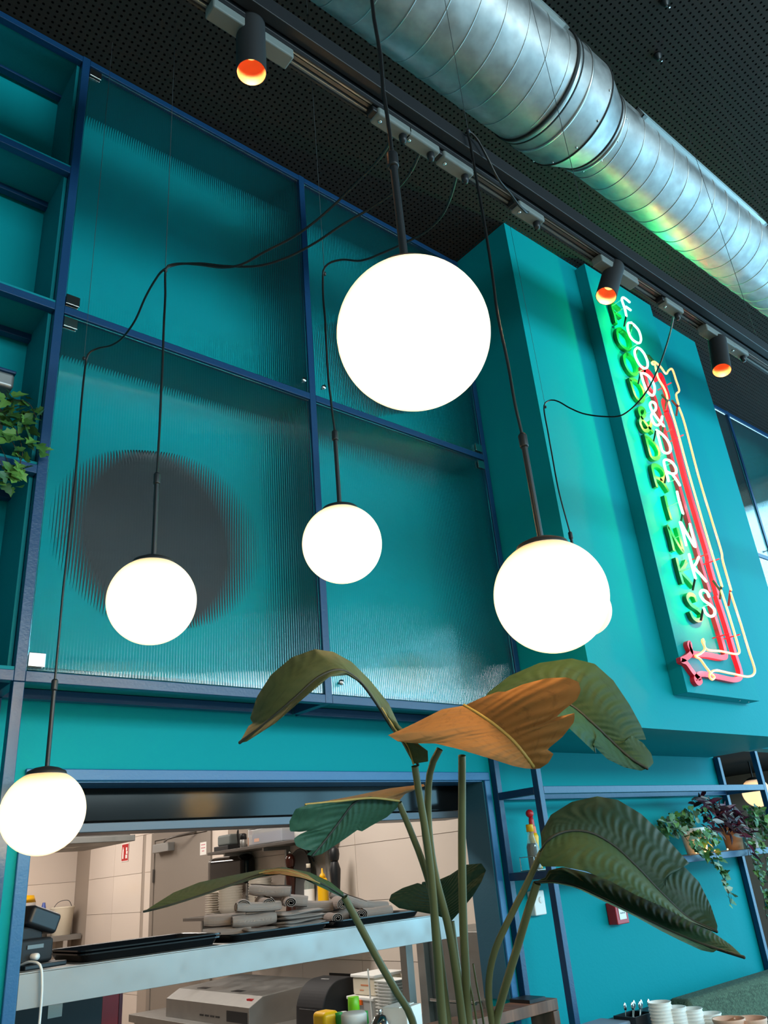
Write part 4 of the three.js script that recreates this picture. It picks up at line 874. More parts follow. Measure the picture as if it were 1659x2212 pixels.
tray('black serving tray loaded with rolled grey napkins at the plant end of the pass', ...TRAYS[2], PY + 0.0005);
// napkins
function napkinRoll(len, r, turns = 3.2) {
  const n = Math.round(turns * 18), t = 0.0022, P = [], prof = [];
  for (let i = 0; i <= n; i++) { const a = i / n * turns * 2 * Math.PI, q = r * (0.16 + 0.84 * i / n); prof.push([Math.cos(a) * q * 1.12, Math.sin(a) * q * 0.86]); }
  const off = prof.map(([x, y], i) => { const l = Math.hypot(x, y); return [x * (1 + t / l), y * (1 + t / l)]; });
  const K = 8, at = (p, k) => { const u = k / K, w = 1 - 0.16 * Math.pow(2 * u - 1, 2) + 0.05 * Math.sin(u * 9), b = 0.003 * Math.sin(u * Math.PI); return [p[0] * w, p[1] * w - b, (u - 0.5) * len]; };
  const q = (a, b, c, d) => P.push(...a, ...b, ...c, ...a, ...c, ...d);
  for (let i = 0; i < n; i++) { for (let k = 0; k < K; k++) { q(at(off[i], k), at(off[i + 1], k), at(off[i + 1], k + 1), at(off[i], k + 1)); } q(at(prof[i], K), at(off[i], K), at(off[i + 1], K), at(prof[i + 1], K)); q(at(off[i], 0), at(prof[i], 0), at(prof[i + 1], 0), at(off[i + 1], 0)); }
  const g = new THREE.BufferGeometry(); g.setAttribute('position', new THREE.Float32BufferAttribute(P, 3)); g.setAttribute('uv', new THREE.Float32BufferAttribute(P.filter((_, i) => i % 3 !== 2).map((v) => v * 8), 2)); g.computeVertexNormals(); return g;
}
function slab(w, d, t, sag, s) {               // a soft folded layer: rounded fold all round, a little slack
  const g = new THREE.BoxGeometry(w, t, d, 16, 4, 12), p = g.attributes.position;
  for (let i = 0; i < p.count; i++) {
    const x = p.getX(i) / w * 2, z = p.getZ(i) / d * 2, y = p.getY(i), e = Math.sqrt(Math.max(0.02, 1 - Math.pow(Math.abs(x), 10))) * Math.sqrt(Math.max(0.02, 1 - Math.pow(Math.abs(z), 10)));
    p.setXYZ(i, p.getX(i) * (1 + 0.03 * Math.sin(z * 2 + s)), y * e - sag * (1 - x * x) + 0.0035 * Math.sin(x * 2.3 + s * 1.7) * Math.cos(z * 1.9 + s), p.getZ(i) * (1 + 0.06 * Math.sin(x * 2 + s * 2)));
  }
  g.computeVertexNormals(); return g;
}
{
  M.napkin.side = THREE.DoubleSide;
  const ROLL = [napkinRoll(0.15, 0.024), napkinRoll(0.16, 0.021, 2.6), napkinRoll(0.14, 0.026, 3.6)];
  const grp = 'grey cloth napkins on the pass', ty = PY + 0.004;
  let k = 0;
  const roll = (x, y, z, turn, pitch, label) => { const o = tag(mesh('rolled_napkin', ROLL[k++ % 3], 'napkin'), label, 'napkin', grp); o.position.set(x, y, z); o.rotation.set(pitch, turn, 0, 'YXZ'); return o; };
  const fold = (x, y, z, turn, n, label, w = 0.21, d = 0.15) => {
    for (let i = 0; i < n; i++) { const o = tag(mesh('folded_napkin', slab(w * rr(0.93, 1.04), d * rr(0.9, 1.05), 0.0135, 0.002, k++), 'napkin'), nth(i, n) + ' ' + label, 'napkin', grp); o.position.set(x + rr(-0.006, 0.006), y + 0.008 + i * 0.0125, z + rr(-0.006, 0.006)); o.rotation.y = turn + rr(-0.05, 0.05); }
  };
  fold(1.725, ty, -0.41, 0.04, 5, 'flat folded grey napkin of the pile beside the rolled ones', 0.18, 0.2);
  fold(1.575, ty, -0.42, -0.1, 2, 'flat folded grey napkin under the rolled ones', 0.11, 0.2);
  roll(1.49, ty + 0.022, -0.43, 1.05, 0, 'rolled pinkish grey napkin lying at the empty tray end of the pile');
  roll(1.50, ty + 0.058, -0.46, 0.95, 0, 'rolled pinkish grey napkin resting on another at the tray end');
  roll(1.565, ty + 0.052, -0.38, 1.25, 0, 'rolled grey napkin along the front of the folded napkin tray');
  roll(1.60, ty + 0.088, -0.41, 1.35, 0.05, 'rolled grey napkin on the second layer above the tray front');
  roll(1.575, ty + 0.095, -0.47, -0.5, 0, 'rolled grey napkin with its spiral end toward the empty trays');
  roll(1.655, ty + 0.10, -0.46, -0.35, 0.06, 'rolled grey napkin on top of the pile before the small bowl');
  roll(1.735, ty + 0.095, -0.42, -0.5, 0.05, 'rolled grey napkin on the flat pile with its spiral end showing');
  roll(1.785, ty + 0.098, -0.50, 1.0, 0.2, 'rolled grey napkin tipped on the back of the flat pile');
  roll(1.70, ty + 0.135, -0.49, 0.9, 0.12, 'topmost rolled grey napkin lying across the pile');
  roll(1.895, ty + 0.026, -0.38, -0.4, 0, 'rolled grey napkin with an open spiral end on the second napkin tray');
  roll(1.95, ty + 0.026, -0.47, 0.9, 0, 'rolled grey napkin in the middle of the second napkin tray');
  roll(2.00, ty + 0.028, -0.37, -0.45, 0, 'rolled grey napkin at the front of the second napkin tray by the leaf stalk');
  roll(2.10, ty + 0.027, -0.41, 1.2, 0, 'rolled grey napkin lying along the second napkin tray');
  roll(1.97, ty + 0.07, -0.43, -0.45, 0.05, 'rolled grey napkin on the upper layer of the second napkin tray');
  roll(2.06, ty + 0.075, -0.50, 1.15, 0.4, 'rolled grey napkin tilted up at the back of the second napkin tray');
  roll(2.15, ty + 0.05, -0.49, 1.3, 0.15, 'rolled grey napkin leaning at the far end of the second napkin tray');
  roll(1.90, ty + 0.065, -0.50, 1.0, 0.1, 'rolled grey napkin behind the others on the second napkin tray');
}
// black label printer at the end of the pass, and its white cable
{
  const p = thing('label_printer', 'black label printer standing at the jamb end of the steel pass', 'printer', [0.835, PY, -0.42], 0.25);
  mesh('base', bx(-0.055, 0.075, 0, 0.012, -0.07, 0.09, 0.003), 'black', p);
  mesh('lower_body', bx(-0.05, 0.055, 0.012, 0.075, -0.06, 0.05, 0.01), 'blackMatt', p);
  const h = mesh('head', bx(-0.05, 0.05, -0.028, 0.028, -0.05, 0.05, 0.012), 'black', p); h.position.set(0.022, 0.122, 0); h.rotation.z = -0.35;
  mesh('neck', bx(-0.045, 0.03, 0.07, 0.108, -0.045, 0.03, 0.008), 'blackMatt', p);
  mesh('paper_slot', bx(-0.03, 0.02, 0.05, 0.06, 0.05, 0.053), 'steelDark', p);
  mesh('label_roll', lathe([[0, -0.012], [0.009, -0.012], [0.009, 0.012], [0, 0.012]], 24).rotateX(Math.PI / 2).translate(-0.01, 0.03, 0.06), 'paper', p);
  const q = (x, y, z) => onZ(x, y, z);
  tag(mesh('white_cable', tube([V(0.80, PY + 0.012, -0.36), V(0.812, PY + 0.022, -0.30), V(0.826, PY + 0.012, -0.262), V(0.833, PY - 0.03, -0.258), V(0.836, PY - 0.1, -0.26), V(0.834, PY - 0.2, -0.262), V(0.832, 1.10, -0.262)], 0.0035, 8), 'white'), 'white power cable hooked over the front of the steel pass', 'cable');
}
// under the pass: black screen, red box
{
  const m = thing('kitchen_monitor', 'black backed kitchen monitor under the steel pass', 'monitor', [1.12, 0.93, -0.95], 0.1);
  mesh('back_cover', bx(-0.18, 0.16, 0.06, 0.36, -0.02, 0.02, 0.006), 'black', m); mesh('stand', [bx(-0.02, 0.02, 0, 0.08, -0.02, -0.005), bx(-0.08, 0.08, 0, 0.01, -0.07, 0.05)], 'black', m);
  mesh('sticky_note', bx(-0.04, 0.01, 0.31, 0.35, 0.0205, 0.0215), 'paper', m);
  const r = thing('red_box', 'red carton standing beside the black kitchen monitor', 'carton', [1.37, 0.93, -1.15], 0.12);
  mesh('carton', bx(-0.04, 0.03, 0, 0.34, -0.05, 0.05, 0.002), 'red', r); mesh('yellow_label', bx(-0.01, 0.025, 0.15, 0.21, 0.05, 0.0512), 'yellow', r); mesh('dark_edge', bx(0.031, 0.045, 0, 0.34, -0.05, 0.05), 'darkred', r);
  const c = thing('work_counter', 'stainless work counter behind the pass', 'counter', [0.8, 0, -1.5]);
  mesh('counter_top', bx(0, 0.92, 0.89, 0.93, -0.35, 0.8, 0.002), 'steel', c); for (const [x, z] of [[0.03, -0.3], [0.85, -0.3], [0.03, 0.73], [0.85, 0.73]]) mesh('leg', bx(x, x + 0.04, 0, 0.89, z, z + 0.04), 'steel', c);
}
// extractor hood deep in the kitchen
{
  const h = thing('extractor_hood', 'stainless extractor hood hanging deep in the kitchen', 'hood', [0, 0, 0]);
  mesh('canopy', bx(0.0, 2.06, 1.92, KC - 0.004, -3.4, -2.62, 0.003), 'steel', h);
  mesh('hood_lip', bx(-0.02, 2.085, 1.885, 1.92, -3.42, -2.6, 0.004), 'steel', h);
  mesh('label', bx(1.72, 1.86, 1.884, 1.885, -3.0, -2.86), 'paper', h);
}
// shelves on the side wall
const IX = 2.95, it = (px, py, x = IX) => onX(px, py, x);
{
  const a = thing('wall_shelf', 'grey wall shelf of kitchen boxes beside the service door', 'shelf', [KX - 0.008, 1.80, -2.6]);
  mesh('board', bx(-0.24, 0, 0, 0.018, -0.56, 0.68, 0.002), 'steelDark', a);
  for (const z of [-0.4, 0.1, 0.55]) mesh('bracket', [bx(-0.2, 0, -0.02, -0.0005, z, z + 0.02), bx(-0.03, 0, -0.3, -0.02, z, z + 0.02)], 'aluRail', a);
  const b = thing('plate_shelf', 'lower kitchen wall shelf carrying stacked bowls and pepper mills', 'shelf', [KX - 0.008, 1.40, -2.5]);
  mesh('board', bx(-0.32, 0, 0, 0.02, -0.85, 0.85, 0.002), 'steelDark', b); for (const z of [-0.7, 0.0, 0.7]) mesh('bracket', bx(-0.26, 0, -0.12, -0.0005, z, z + 0.02), 'aluRail', b);
}
const Y_A = 1.8185, Y_B = 1.4205;
{
  const k = thing('kitchen_scale', 'pale grey appliance with a black foot on the upper kitchen shelf', 'appliance', [IX, Y_A, -3.0]);
  mesh('body', bx(-0.06, 0.06, 0.03, 0.10, -0.09, 0.09, 0.015), 'adapter', k); mesh('foot', bx(-0.08, 0.07, 0, 0.03, -0.1, 0.1, 0.004), 'black', k); mesh('lead', tube([V(0, 0.03, 0.1), V(-0.02, 0.1, 0.12), V(-0.03, 0.12, 0.15), V(-0.03, 0.02, 0.16)], 0.004, 6), 'cord', k);
  const g = thing('pepper_grinder', 'small clear grinder with a black top on the upper kitchen shelf', 'grinder', [IX - 0.02, Y_A, -2.80]);
  mesh('glass', lathe([[0, 0], [0.022, 0], [0.022, 0.055], [0, 0.055]], 20), 'steel', g); mesh('top', lathe([[0, 0.055], [0.024, 0.055], [0.022, 0.085], [0.012, 0.092], [0, 0.092]], 20), 'black', g);
  const p = thing('snack_packet', 'printed orange and white packet on the upper kitchen shelf', 'packet', [IX, Y_A, -2.70]);
  const pg = bx(-0.02, 0.02, 0, 0.13, -0.045, 0.045, 0.012); mesh('bag', pg, 'paper', p); std('packetOrange', { color: 0xc9762a, roughness: 0.5 }); mesh('orange_print', bx(-0.0215, -0.02, 0.01, 0.06, -0.035, 0.035), 'packetOrange', p); mesh('red_print', bx(-0.0215, -0.02, 0.075, 0.1, -0.025, 0.02), 'red', p);
  const c = thing('storage_box', 'large clear plastic storage box on the upper kitchen shelf', 'box', [IX, Y_A, -2.42]);
  mesh('tub', bx(-0.09, 0.09, 0, 0.10, -0.2, 0.2, 0.01), 'clearPlastic', c); mesh('lid', bx(-0.095, 0.095, 0.10, 0.115, -0.205, 0.205, 0.005), 'white', c); mesh('contents', bx(-0.075, 0.075, 0.006, 0.07, -0.18, 0.16, 0.01), 'blue', c); mesh('label_pink', bx(-0.0915, -0.09, 0.02, 0.04, -0.12, -0.06), 'cupIn', c);
  const w = thing('white_jar', 'white round jar at the end of the upper kitchen shelf', 'jar', [IX, Y_A, -2.10]); mesh('jar', lathe([[0, 0], [0.06, 0], [0.062, 0.09], [0, 0.09]], 28), 'white', w); mesh('lid', lathe([[0, 0.09], [0.065, 0.09], [0.065, 0.11], [0, 0.112]], 28), 'cream', w);
  const s = thing('wall_dispenser', 'glossy black paper dispenser under the upper kitchen shelf', 'dispenser', [KX - 0.007, 1.60, -3.15]);
  mesh('cover', bx(-0.11, 0, 0, 0.19, -0.26, 0.26, 0.05), 'blackGloss', s); mesh('side_shell', bx(-0.1, 0, 0.0, 0.185, -0.285, -0.2, 0.03), 'steelDark', s);
}
// crockery
{
  const bowl = (r, h) => lathe([[r * 0.5, 0], [r * 0.52, 0.006], [r * 0.82, h * 0.4], [r, h], [r - 0.003, h], [r * 0.78, h * 0.42], [0, 0.012], [0, 0.008], [r * 0.5, 0.002]], 36);
  const B1 = bowl(0.083, 0.05), B2 = bowl(0.078, 0.05), PL = lathe([[0.045, 0], [0.05, 0.004], [0.1, 0.016], [0.1, 0.018], [0.048, 0.007], [0, 0.006], [0, 0.002]], 36);
  let a, b, c;
  for (let i = 0; i < 9; i++) { const at = [IX - 0.05, Y_B + i * 0.0155, -2.92], l = nth(i, 9) + ' cream stoneware bowl of the stack next to the plates', g = 'stacked bowls on the plate shelf'; if (!a) { a = tag(mesh('bowl', B1, 'ceramic'), l, 'bowl', g); a.position.set(...at); } else copyOf(a, at, i, l, g); }
  for (let i = 0; i < 11; i++) { const at = [IX + 0.02, Y_B + i * 0.0155, -2.66], l = nth(i, 11) + ' cream stoneware bowl of the stack next to the pepper mill', g = 'stacked bowls on the plate shelf'; const o = tag(mesh('bowl', B2, 'ceramic'), l, 'bowl', g); o.position.set(...at); }
  for (let i = 0; i < 10; i++) { const at = [IX - 0.01, Y_B + i * 0.014, -3.14], l = nth(i, 10) + ' white plate of the stack beside the service door', g = 'stacked plates on the plate shelf'; if (!c) { c = tag(mesh('plate', PL, 'ceramic'), l, 'plate', g); c.position.set(...at); } else copyOf(c, at, i, l, g); }
  const sb = thing('small_bowl', 'small cream bowl with a spoon in front of the stacked bowls', 'bowl', [IX - 0.13, Y_B + 0.0, -2.5]); mesh('bowl', bowl(0.075, 0.055), 'ceramic', sb); mesh('spoon', tube([V(0.0, 0.02, 0.0), V(-0.01, 0.08, 0.07), V(-0.01, 0.1, 0.04), V(-0.01, 0.06, 0.11)], 0.004, 6), 'millBrown', sb);
  const pan = thing('oval_pan', 'dark oval pan standing on edge behind the brown pepper mill', 'pan', [KX - 0.05, Y_B + 0.002, -2.30]);
  const og = lathe([[0, 0], [0.135, 0], [0.15, 0.012], [0.155, 0.03], [0.15, 0.03], [0.14, 0.014], [0, 0.008]], 48); og.rotateZ(Math.PI / 2); og.scale(1, 1.12, 0.92); og.rotateZ(-0.14); og.translate(0, 0.176, 0); mesh('dish', og, 'disc', pan); mesh('handle', tube([V(-0.01, 0.3, 0.1), V(-0.03, 0.33, 0.13), V(-0.01, 0.27, 0.16)], 0.006, 8), 'black', pan);
  const mill = (name, label, m, at, s) => { const o = thing(name, label, 'pepper mill', at); mesh('body', lathe([[0, 0], [0.032, 0], [0.034, 0.01], [0.03, 0.05], [0.024, 0.1], [0.03, 0.16], [0.033, 0.2], [0.022, 0.235], [0.02, 0.24], [0, 0.24]].map(([r, y]) => [r, y * s]), 32), m, o); mesh('head', lathe([[0, 0.24], [0.02, 0.24], [0.026, 0.25], [0.031, 0.275], [0.028, 0.3], [0.016, 0.315], [0, 0.318]].map(([r, y]) => [r, y * s]), 32), m, o); mesh('finial', new THREE.SphereGeometry(0.009, 16, 12).translate(0, 0.325 * s, 0), 'chrome', o); return o; };
  mill('pepper_mill', 'glossy dark brown wooden pepper mill in front of the oval pan', 'millBrown', [IX - 0.03, Y_B, -2.22], 1.02);
  mill('pepper_mill', 'tall black pepper mill beside the yellow bottle', 'black', [IX + 0.0, Y_B, -1.80], 1.06);
  const oil = thing('oil_bottle', 'clear glass oil bottle with a white label and cork top', 'bottle', [IX - 0.02, Y_B, -2.04]); mesh('glass', lathe([[0, 0], [0.028, 0], [0.03, 0.004], [0.03, 0.15], [0.014, 0.19], [0.012, 0.24], [0, 0.24]], 28), 'bottleGlass', oil); mesh('label', lathe([[0.0305, 0.02], [0.0305, 0.12]], 28), 'paper', oil); mesh('cork', lathe([[0, 0.235], [0.013, 0.235], [0.013, 0.258], [0, 0.258]], 20), 'cream', oil); mesh('dark_neck', lathe([[0.0145, 0.19], [0.013, 0.235]], 20), 'black', oil);
  const mus = thing('mustard_bottle', 'yellow squeeze bottle between the oil and the black pepper mill', 'bottle', [IX - 0.02, Y_B, -1.90]); mesh('body', lathe([[0, 0], [0.03, 0], [0.032, 0.006], [0.032, 0.15], [0.024, 0.172], [0, 0.172]], 28), 'yellow', mus); mesh('nozzle', lathe([[0, 0.17], [0.02, 0.17], [0.016, 0.19], [0.007, 0.2], [0.004, 0.225], [0, 0.226]], 20), 'yellow', mus);
}
// lower counter against the side wall
const CY = 0.93;
{
  const c = thing('prep_counter', 'stainless prep counter along the kitchen side wall', 'counter', [2.35, 0, -3.2]);
  mesh('counter_top', bx(0, 0.735, CY - 0.04, CY, 0, 2.3, 0.002), 'steel', c); mesh('cabinet_body', bx(0.03, 0.73, 0.1, CY - 0.04, 0.02, 2.28), 'steel', c); mesh('toe_kick', bx(0.08, 0.72, 0, 0.1, 0.04, 2.25), 'black', c);
  const s = thing('steel_warmer', 'stainless food warmer with two dark slots on the prep counter', 'warmer', [2.66, CY, -2.35]);
  const sh = new THREE.Shape(); sh.moveTo(-0.24, 0); sh.lineTo(0.26, 0); sh.lineTo(0.26, 0.15); sh.lineTo(-0.16, 0.13); sh.lineTo(-0.24, 0.09); sh.lineTo(-0.24, 0);
  const eg = new THREE.ExtrudeGeometry(sh, { depth: 0.95, bevelEnabled: true, bevelSize: 0.003, bevelThickness: 0.003, bevelSegments: 2 }); eg.translate(0, 0, -0.475); mesh('case', eg, 'steel', s);
  for (const z of [-0.26, 0.14]) mesh('slot', bx(-0.13, -0.06, 0.13, 0.1365, z - 0.05, z + 0.05), 'black', s);
  mesh('panel', bx(-0.246, -0.243, 0.02, 0.07, 0.25, 0.46), 'blackMatt', s); mesh('red_switch', bx(-0.2, -0.16, 0.11, 0.122, 0.38, 0.43), 'red', s);
  for (let i = 0; i < 4; i++) mesh('vent_slot', bx(-0.246, -0.243, 0.03, 0.038, -0.05 + i * 0.06, -0.01 + i * 0.06), 'black', s);
  const so = thing('wall_sockets', 'row of black sockets on the tiles below the pass', 'socket', [KX - 0.007, 1.18, -3.02]); for (let i = 0; i < 4; i++) mesh('socket', bx(-0.02, 0, 0, 0.08, -0.16 + i * 0.08, -0.09 + i * 0.08, 0.004), 'black', so);
  const v = tag(mesh('wall_vent', bx(KX - 0.012, KX - 0.006, 1.075, 1.087, -2.1, -1.9), 'black'), 'thin black slot in the tiles above the food warmer', 'vent');
  // receipt printer: rounded hood profile
  const p = thing('receipt_printer', 'black receipt printer with a curved hood on the prep counter', 'printer', [2.60, CY + 0.001, -1.44], 0.05);
  const ps = new THREE.Shape(); ps.moveTo(-0.11, 0); ps.lineTo(0.12, 0); ps.lineTo(0.12, 0.17); ps.quadraticCurveTo(0.11, 0.2, 0.06, 0.203); ps.lineTo(0.0, 0.2); ps.quadraticCurveTo(-0.08, 0.19, -0.105, 0.1); ps.lineTo(-0.11, 0);
  const pe = new THREE.ExtrudeGeometry(ps, { depth: 0.2, bevelEnabled: true, bevelSize: 0.006, bevelThickness: 0.006, bevelSegments: 3 }); pe.translate(0, 0.006, -0.1); mesh('hood', pe, 'blackMatt', p);
  mesh('paper_slot', bx(-0.115, -0.108, 0.05, 0.058, -0.05, 0.03), 'aluRail', p); mesh('front_panel', bx(-0.121, -0.115, 0.03, 0.1, -0.07, 0.07, 0.003), 'black', p); mesh('top_handle', bx(-0.01, 0.01, 0.204, 0.212, -0.03, 0.03, 0.002), 'aluRail', p);
  const tub = (label, at, s, m, lid, extra) => { const o = thing('plastic_tub', label, 'tub', at, 0); mesh('tub', bx(-0.09 * s[0], 0.09 * s[0], 0, s[1], -0.08 * s[2], 0.08 * s[2], 0.012), m, o); mesh('lid', bx(-0.096 * s[0], 0.096 * s[0], s[1] - 0.002, s[1] + 0.012, -0.086 * s[2], 0.086 * s[2], 0.004), lid, o); if (extra) extra(o); return o; };
  tub('clear plastic tub with an orange clip beneath another tub', [2.72, CY + 0.001, -1.2], [1.1, 0.13, 1.2], 'clearPlastic', 'white', (o) => { mesh('clip', bx(-0.109, -0.1, 0.11, 0.13, -0.03, 0.02), 'orange', o); mesh('contents', bx(-0.085, 0.085, 0.004, 0.03, -0.08, 0.08, 0.006), 'millBrown', o); });
  tub('cream filled plastic tub stacked on the clear tub', [2.73, CY + 0.144, -1.2], [0.95, 0.075, 1.1], 'cream', 'white', (o) => mesh('handwriting', [bx(-0.0865, -0.0855, 0.04, 0.046, -0.02, 0.05), bx(-0.0865, -0.0855, 0.02, 0.024, -0.03, 0.0)], 'cupPrint', o));
  // stacked foil trays
  let t0; const tg = lathe([[0.05, 0], [0.075, 0.016], [0.08, 0.017], [0.08, 0.019], [0.073, 0.018], [0.049, 0.003], [0, 0.003]], 4).rotateY(Math.PI / 4);
  for (let i = 0; i < 13; i++) { const at = [2.66, CY + 0.04 + i * 0.013, -1.01], l = nth(i, 13) + ' white takeaway tray of the tall nested stack', g = 'nested takeaway trays'; if (!t0) { t0 = tag(mesh('takeaway_tray', tg, 'white'), l, 'tray', g); t0.position.set(...at); } else copyOf(t0, at, 0, l, g); }
  const tb = thing('tray_stand', 'low white box under the stack of takeaway trays', 'box', [2.66, CY + 0.001, -1.01]); mesh('box', bx(-0.07, 0.07, 0, 0.038, -0.07, 0.07, 0.003), 'paper', tb);
  tag(mesh('drinking_straw', rod(V(2.62, CY + 0.001, -1.115), V(2.615, CY + 0.26, -1.12), 0.004), 'white'), 'white straw standing in front of the takeaway trays', 'straw');
  const yb = thing('yellow_canister', 'yellow canister behind the takeaway trays', 'canister', [2.9, CY + 0.001, -0.92]); mesh('body', lathe([[0, 0], [0.035, 0], [0.035, 0.14], [0.02, 0.155], [0, 0.155]], 24), 'yellow', yb); mesh('cap', lathe([[0, 0.153], [0.018, 0.153], [0.018, 0.17], [0, 0.17]], 18), 'red', yb);
}
// the sauce corner on the counter nearest the opening
{
  const s = thing('sauce_ledge', 'stainless ledge of sauces just inside the kitchen opening', 'counter', [1.75, 0, -1.2]);
  mesh('ledge_top', bx(0, 0.56, 0.985, 1.0, -0.12, 0.38, 0.002), 'steel', s); for (const [x, z] of [[0.02, -0.1], [0.5, -0.1], [0.02, 0.33], [0.5, 0.33]]) mesh('leg', bx(x, x + 0.03, 0, 0.985, z, z + 0.03), 'steel', s);
  const y = 1.0005;
  const at = (px, py, x) => { const q = onX(px, py, x); return q; };
  const bottle = (name, label, px, top, x, m, cap, r = 0.03) => { const q = at(px, top, x), h = q.y - y, o = thing(name, label, 'bottle', [q.x, y, q.z]); mesh('body', lathe([[0, 0], [r, 0], [r, h * 0.55], [r * 0.62, h * 0.68], [r * 0.6, h * 0.72], [0, h * 0.72]], 28), m, o); mesh('cap', lathe([[0, h * 0.7], [r * 0.68, h * 0.7], [r * 0.62, h], [0, h]], 24), cap, o); return o; };
  bottle('ketchup_bottle', 'dark red ketchup bottle with a lime green cap', 763, 2153, 2.12, 'darkred', 'lime', 0.034);
  const q = at(703, 2183, 1.95), yc = thing('yellow_tub', 'bright yellow tub with rounded corners in front of the sauces', 'tub', [q.x, y, q.z]); mesh('tub', bx(-0.035, 0.035, 0, q.y - y, -0.04, 0.04, 0.016), 'yellow', yc);
  bottle('green_cap_bottle', 'small cream bottle with a green cap beside the yellow tub', 731, 2187, 1.98, 'cream', 'green', 0.024);
  bottle('white_cap_bottle', 'small bottle with a white cap behind the labelled jar', 742, 2185, 2.08, 'bottleGlass', 'white', 0.02);
  const j = at(764, 2186, 1.98), jar = thing('labelled_jar', 'white lidded jar with a printed label', 'jar', [j.x, y, j.z]); mesh('jar', lathe([[0, 0], [0.042, 0], [0.044, (j.y - y) * 0.72], [0, (j.y - y) * 0.72]], 32), 'paper', jar); mesh('lid', lathe([[0, (j.y - y) * 0.7], [0.046, (j.y - y) * 0.7], [0.046, (j.y - y) * 0.95], [0.04, j.y - y], [0, j.y - y]], 32), 'white', jar);
  bottle('green_lid_jar', 'small jar with a green lid behind the labelled jar', 786, 2184, 2.1, 'bottleGlass', 'green', 0.024);
  const d = at(820, 2180, 2.0), bell = thing('service_bell', 'chrome domed service bell on a wooden block', 'bell', [d.x, y, d.z]); const hb = d.y - y;
  mesh('block', bx(-0.045, 0.045, 0, hb * 0.45, -0.045, 0.045, 0.002), 'oak', bell); mesh('dome', lathe([[0.042, hb * 0.46], [0.041, hb * 0.56], [0.034, hb * 0.75], [0.02, hb * 0.88], [0, hb * 0.92]], 36), 'chrome', bell); mesh('button', lathe([[0, hb * 0.9], [0.006, hb * 0.9], [0.006, hb], [0, hb]], 12), 'chrome', bell);
  const pb = at(868, 2172, 2.1), box = thing('paper_box', 'white paper takeaway box next to the service bell', 'box', [pb.x, y, pb.z], 0.3); mesh('box', bx(-0.05, 0.05, 0, pb.y - y, -0.05, 0.05, 0.003), 'paper', box); mesh('flap', bx(-0.05, 0.05, pb.y - y, pb.y - y + 0.002, -0.05, 0.02), 'paper', box);
}
// steel column and rail by the right jamb
{
  const p = thing('steel_cabinet', 'tall stainless cabinet with a tube handle behind the right jamb', 'cabinet', [2.74, 0, -0.62]);
  mesh('side_panel', bx(0, 0.35, 0, 1.33, -0.25, 0.18, 0.003), 'steel', p); mesh('corner_post', bx(-0.03, 0.0, 0, 1.33, -0.25, -0.2, 0.002), 'steel', p);
  mesh('handle', [rod(V(-0.05, 1.07, -0.16), V(-0.05, 1.07, 0.12), 0.007), rod(V(-0.05, 1.07, -0.14), V(0.0, 1.07, -0.14), 0.005), rod(V(-0.05, 1.07, 0.1), V(0.0, 1.07, 0.1), 0.005)], 'chrome', p);
}
// tub shelf on the far wall
{
  const s = thing('far_shelf', 'small steel shelf on the far tiled wall', 'shelf', [2.2, 1.26, KZ + 0.007]);
  mesh('board', bx(0, 0.885, 0, 0.045, 0, 0.28, 0.002), 'steel', s); mesh('bracket', bx(0.75, 0.79, -0.14, -0.0005, 0, 0.2), 'chrome', s);
  const b = thing('white_bucket', 'white plastic bucket with a wire handle on the far shelf', 'bucket', [2.94, 1.3055, KZ + 0.15]);
  mesh('pail', lathe([[0, 0], [0.085, 0], [0.105, 0.22], [0.11, 0.225], [0.11, 0.24], [0.1, 0.238], [0, 0.235]], 32), 'cream', b); mesh('wire_handle', tube([V(-0.1, 0.21, 0), V(-0.06, 0.28, 0.05), V(0.03, 0.29, 0.05), V(0.1, 0.21, 0)], 0.003, 6), 'wire', b);
  const c = thing('spray_bottle', 'blue topped spray bottle beside the white bucket', 'bottle', [2.76, 1.3055, KZ + 0.16]); mesh('body', lathe([[0, 0], [0.05, 0], [0.05, 0.1], [0.02, 0.16], [0, 0.16]], 24), 'steelDark', c); mesh('top', lathe([[0, 0.15], [0.045, 0.15], [0.03, 0.2], [0.012, 0.29], [0, 0.29]], 20), 'blue', c);
  const d = thing('clear_canister', 'clear canister with yellow contents on the far shelf', 'canister', [2.55, 1.3055, KZ + 0.16]); mesh('canister', lathe([[0, 0], [0.12, 0], [0.13, 0.3], [0, 0.3]], 28), 'clearPlastic', d); mesh('contents', lathe([[0, 0.004], [0.1, 0.004], [0.1, 0.12], [0, 0.15]], 24), 'orange', d); mesh('lid', lathe([[0, 0.3], [0.13, 0.3], [0.11, 0.36], [0, 0.37]], 24), 'yellow', d);
}
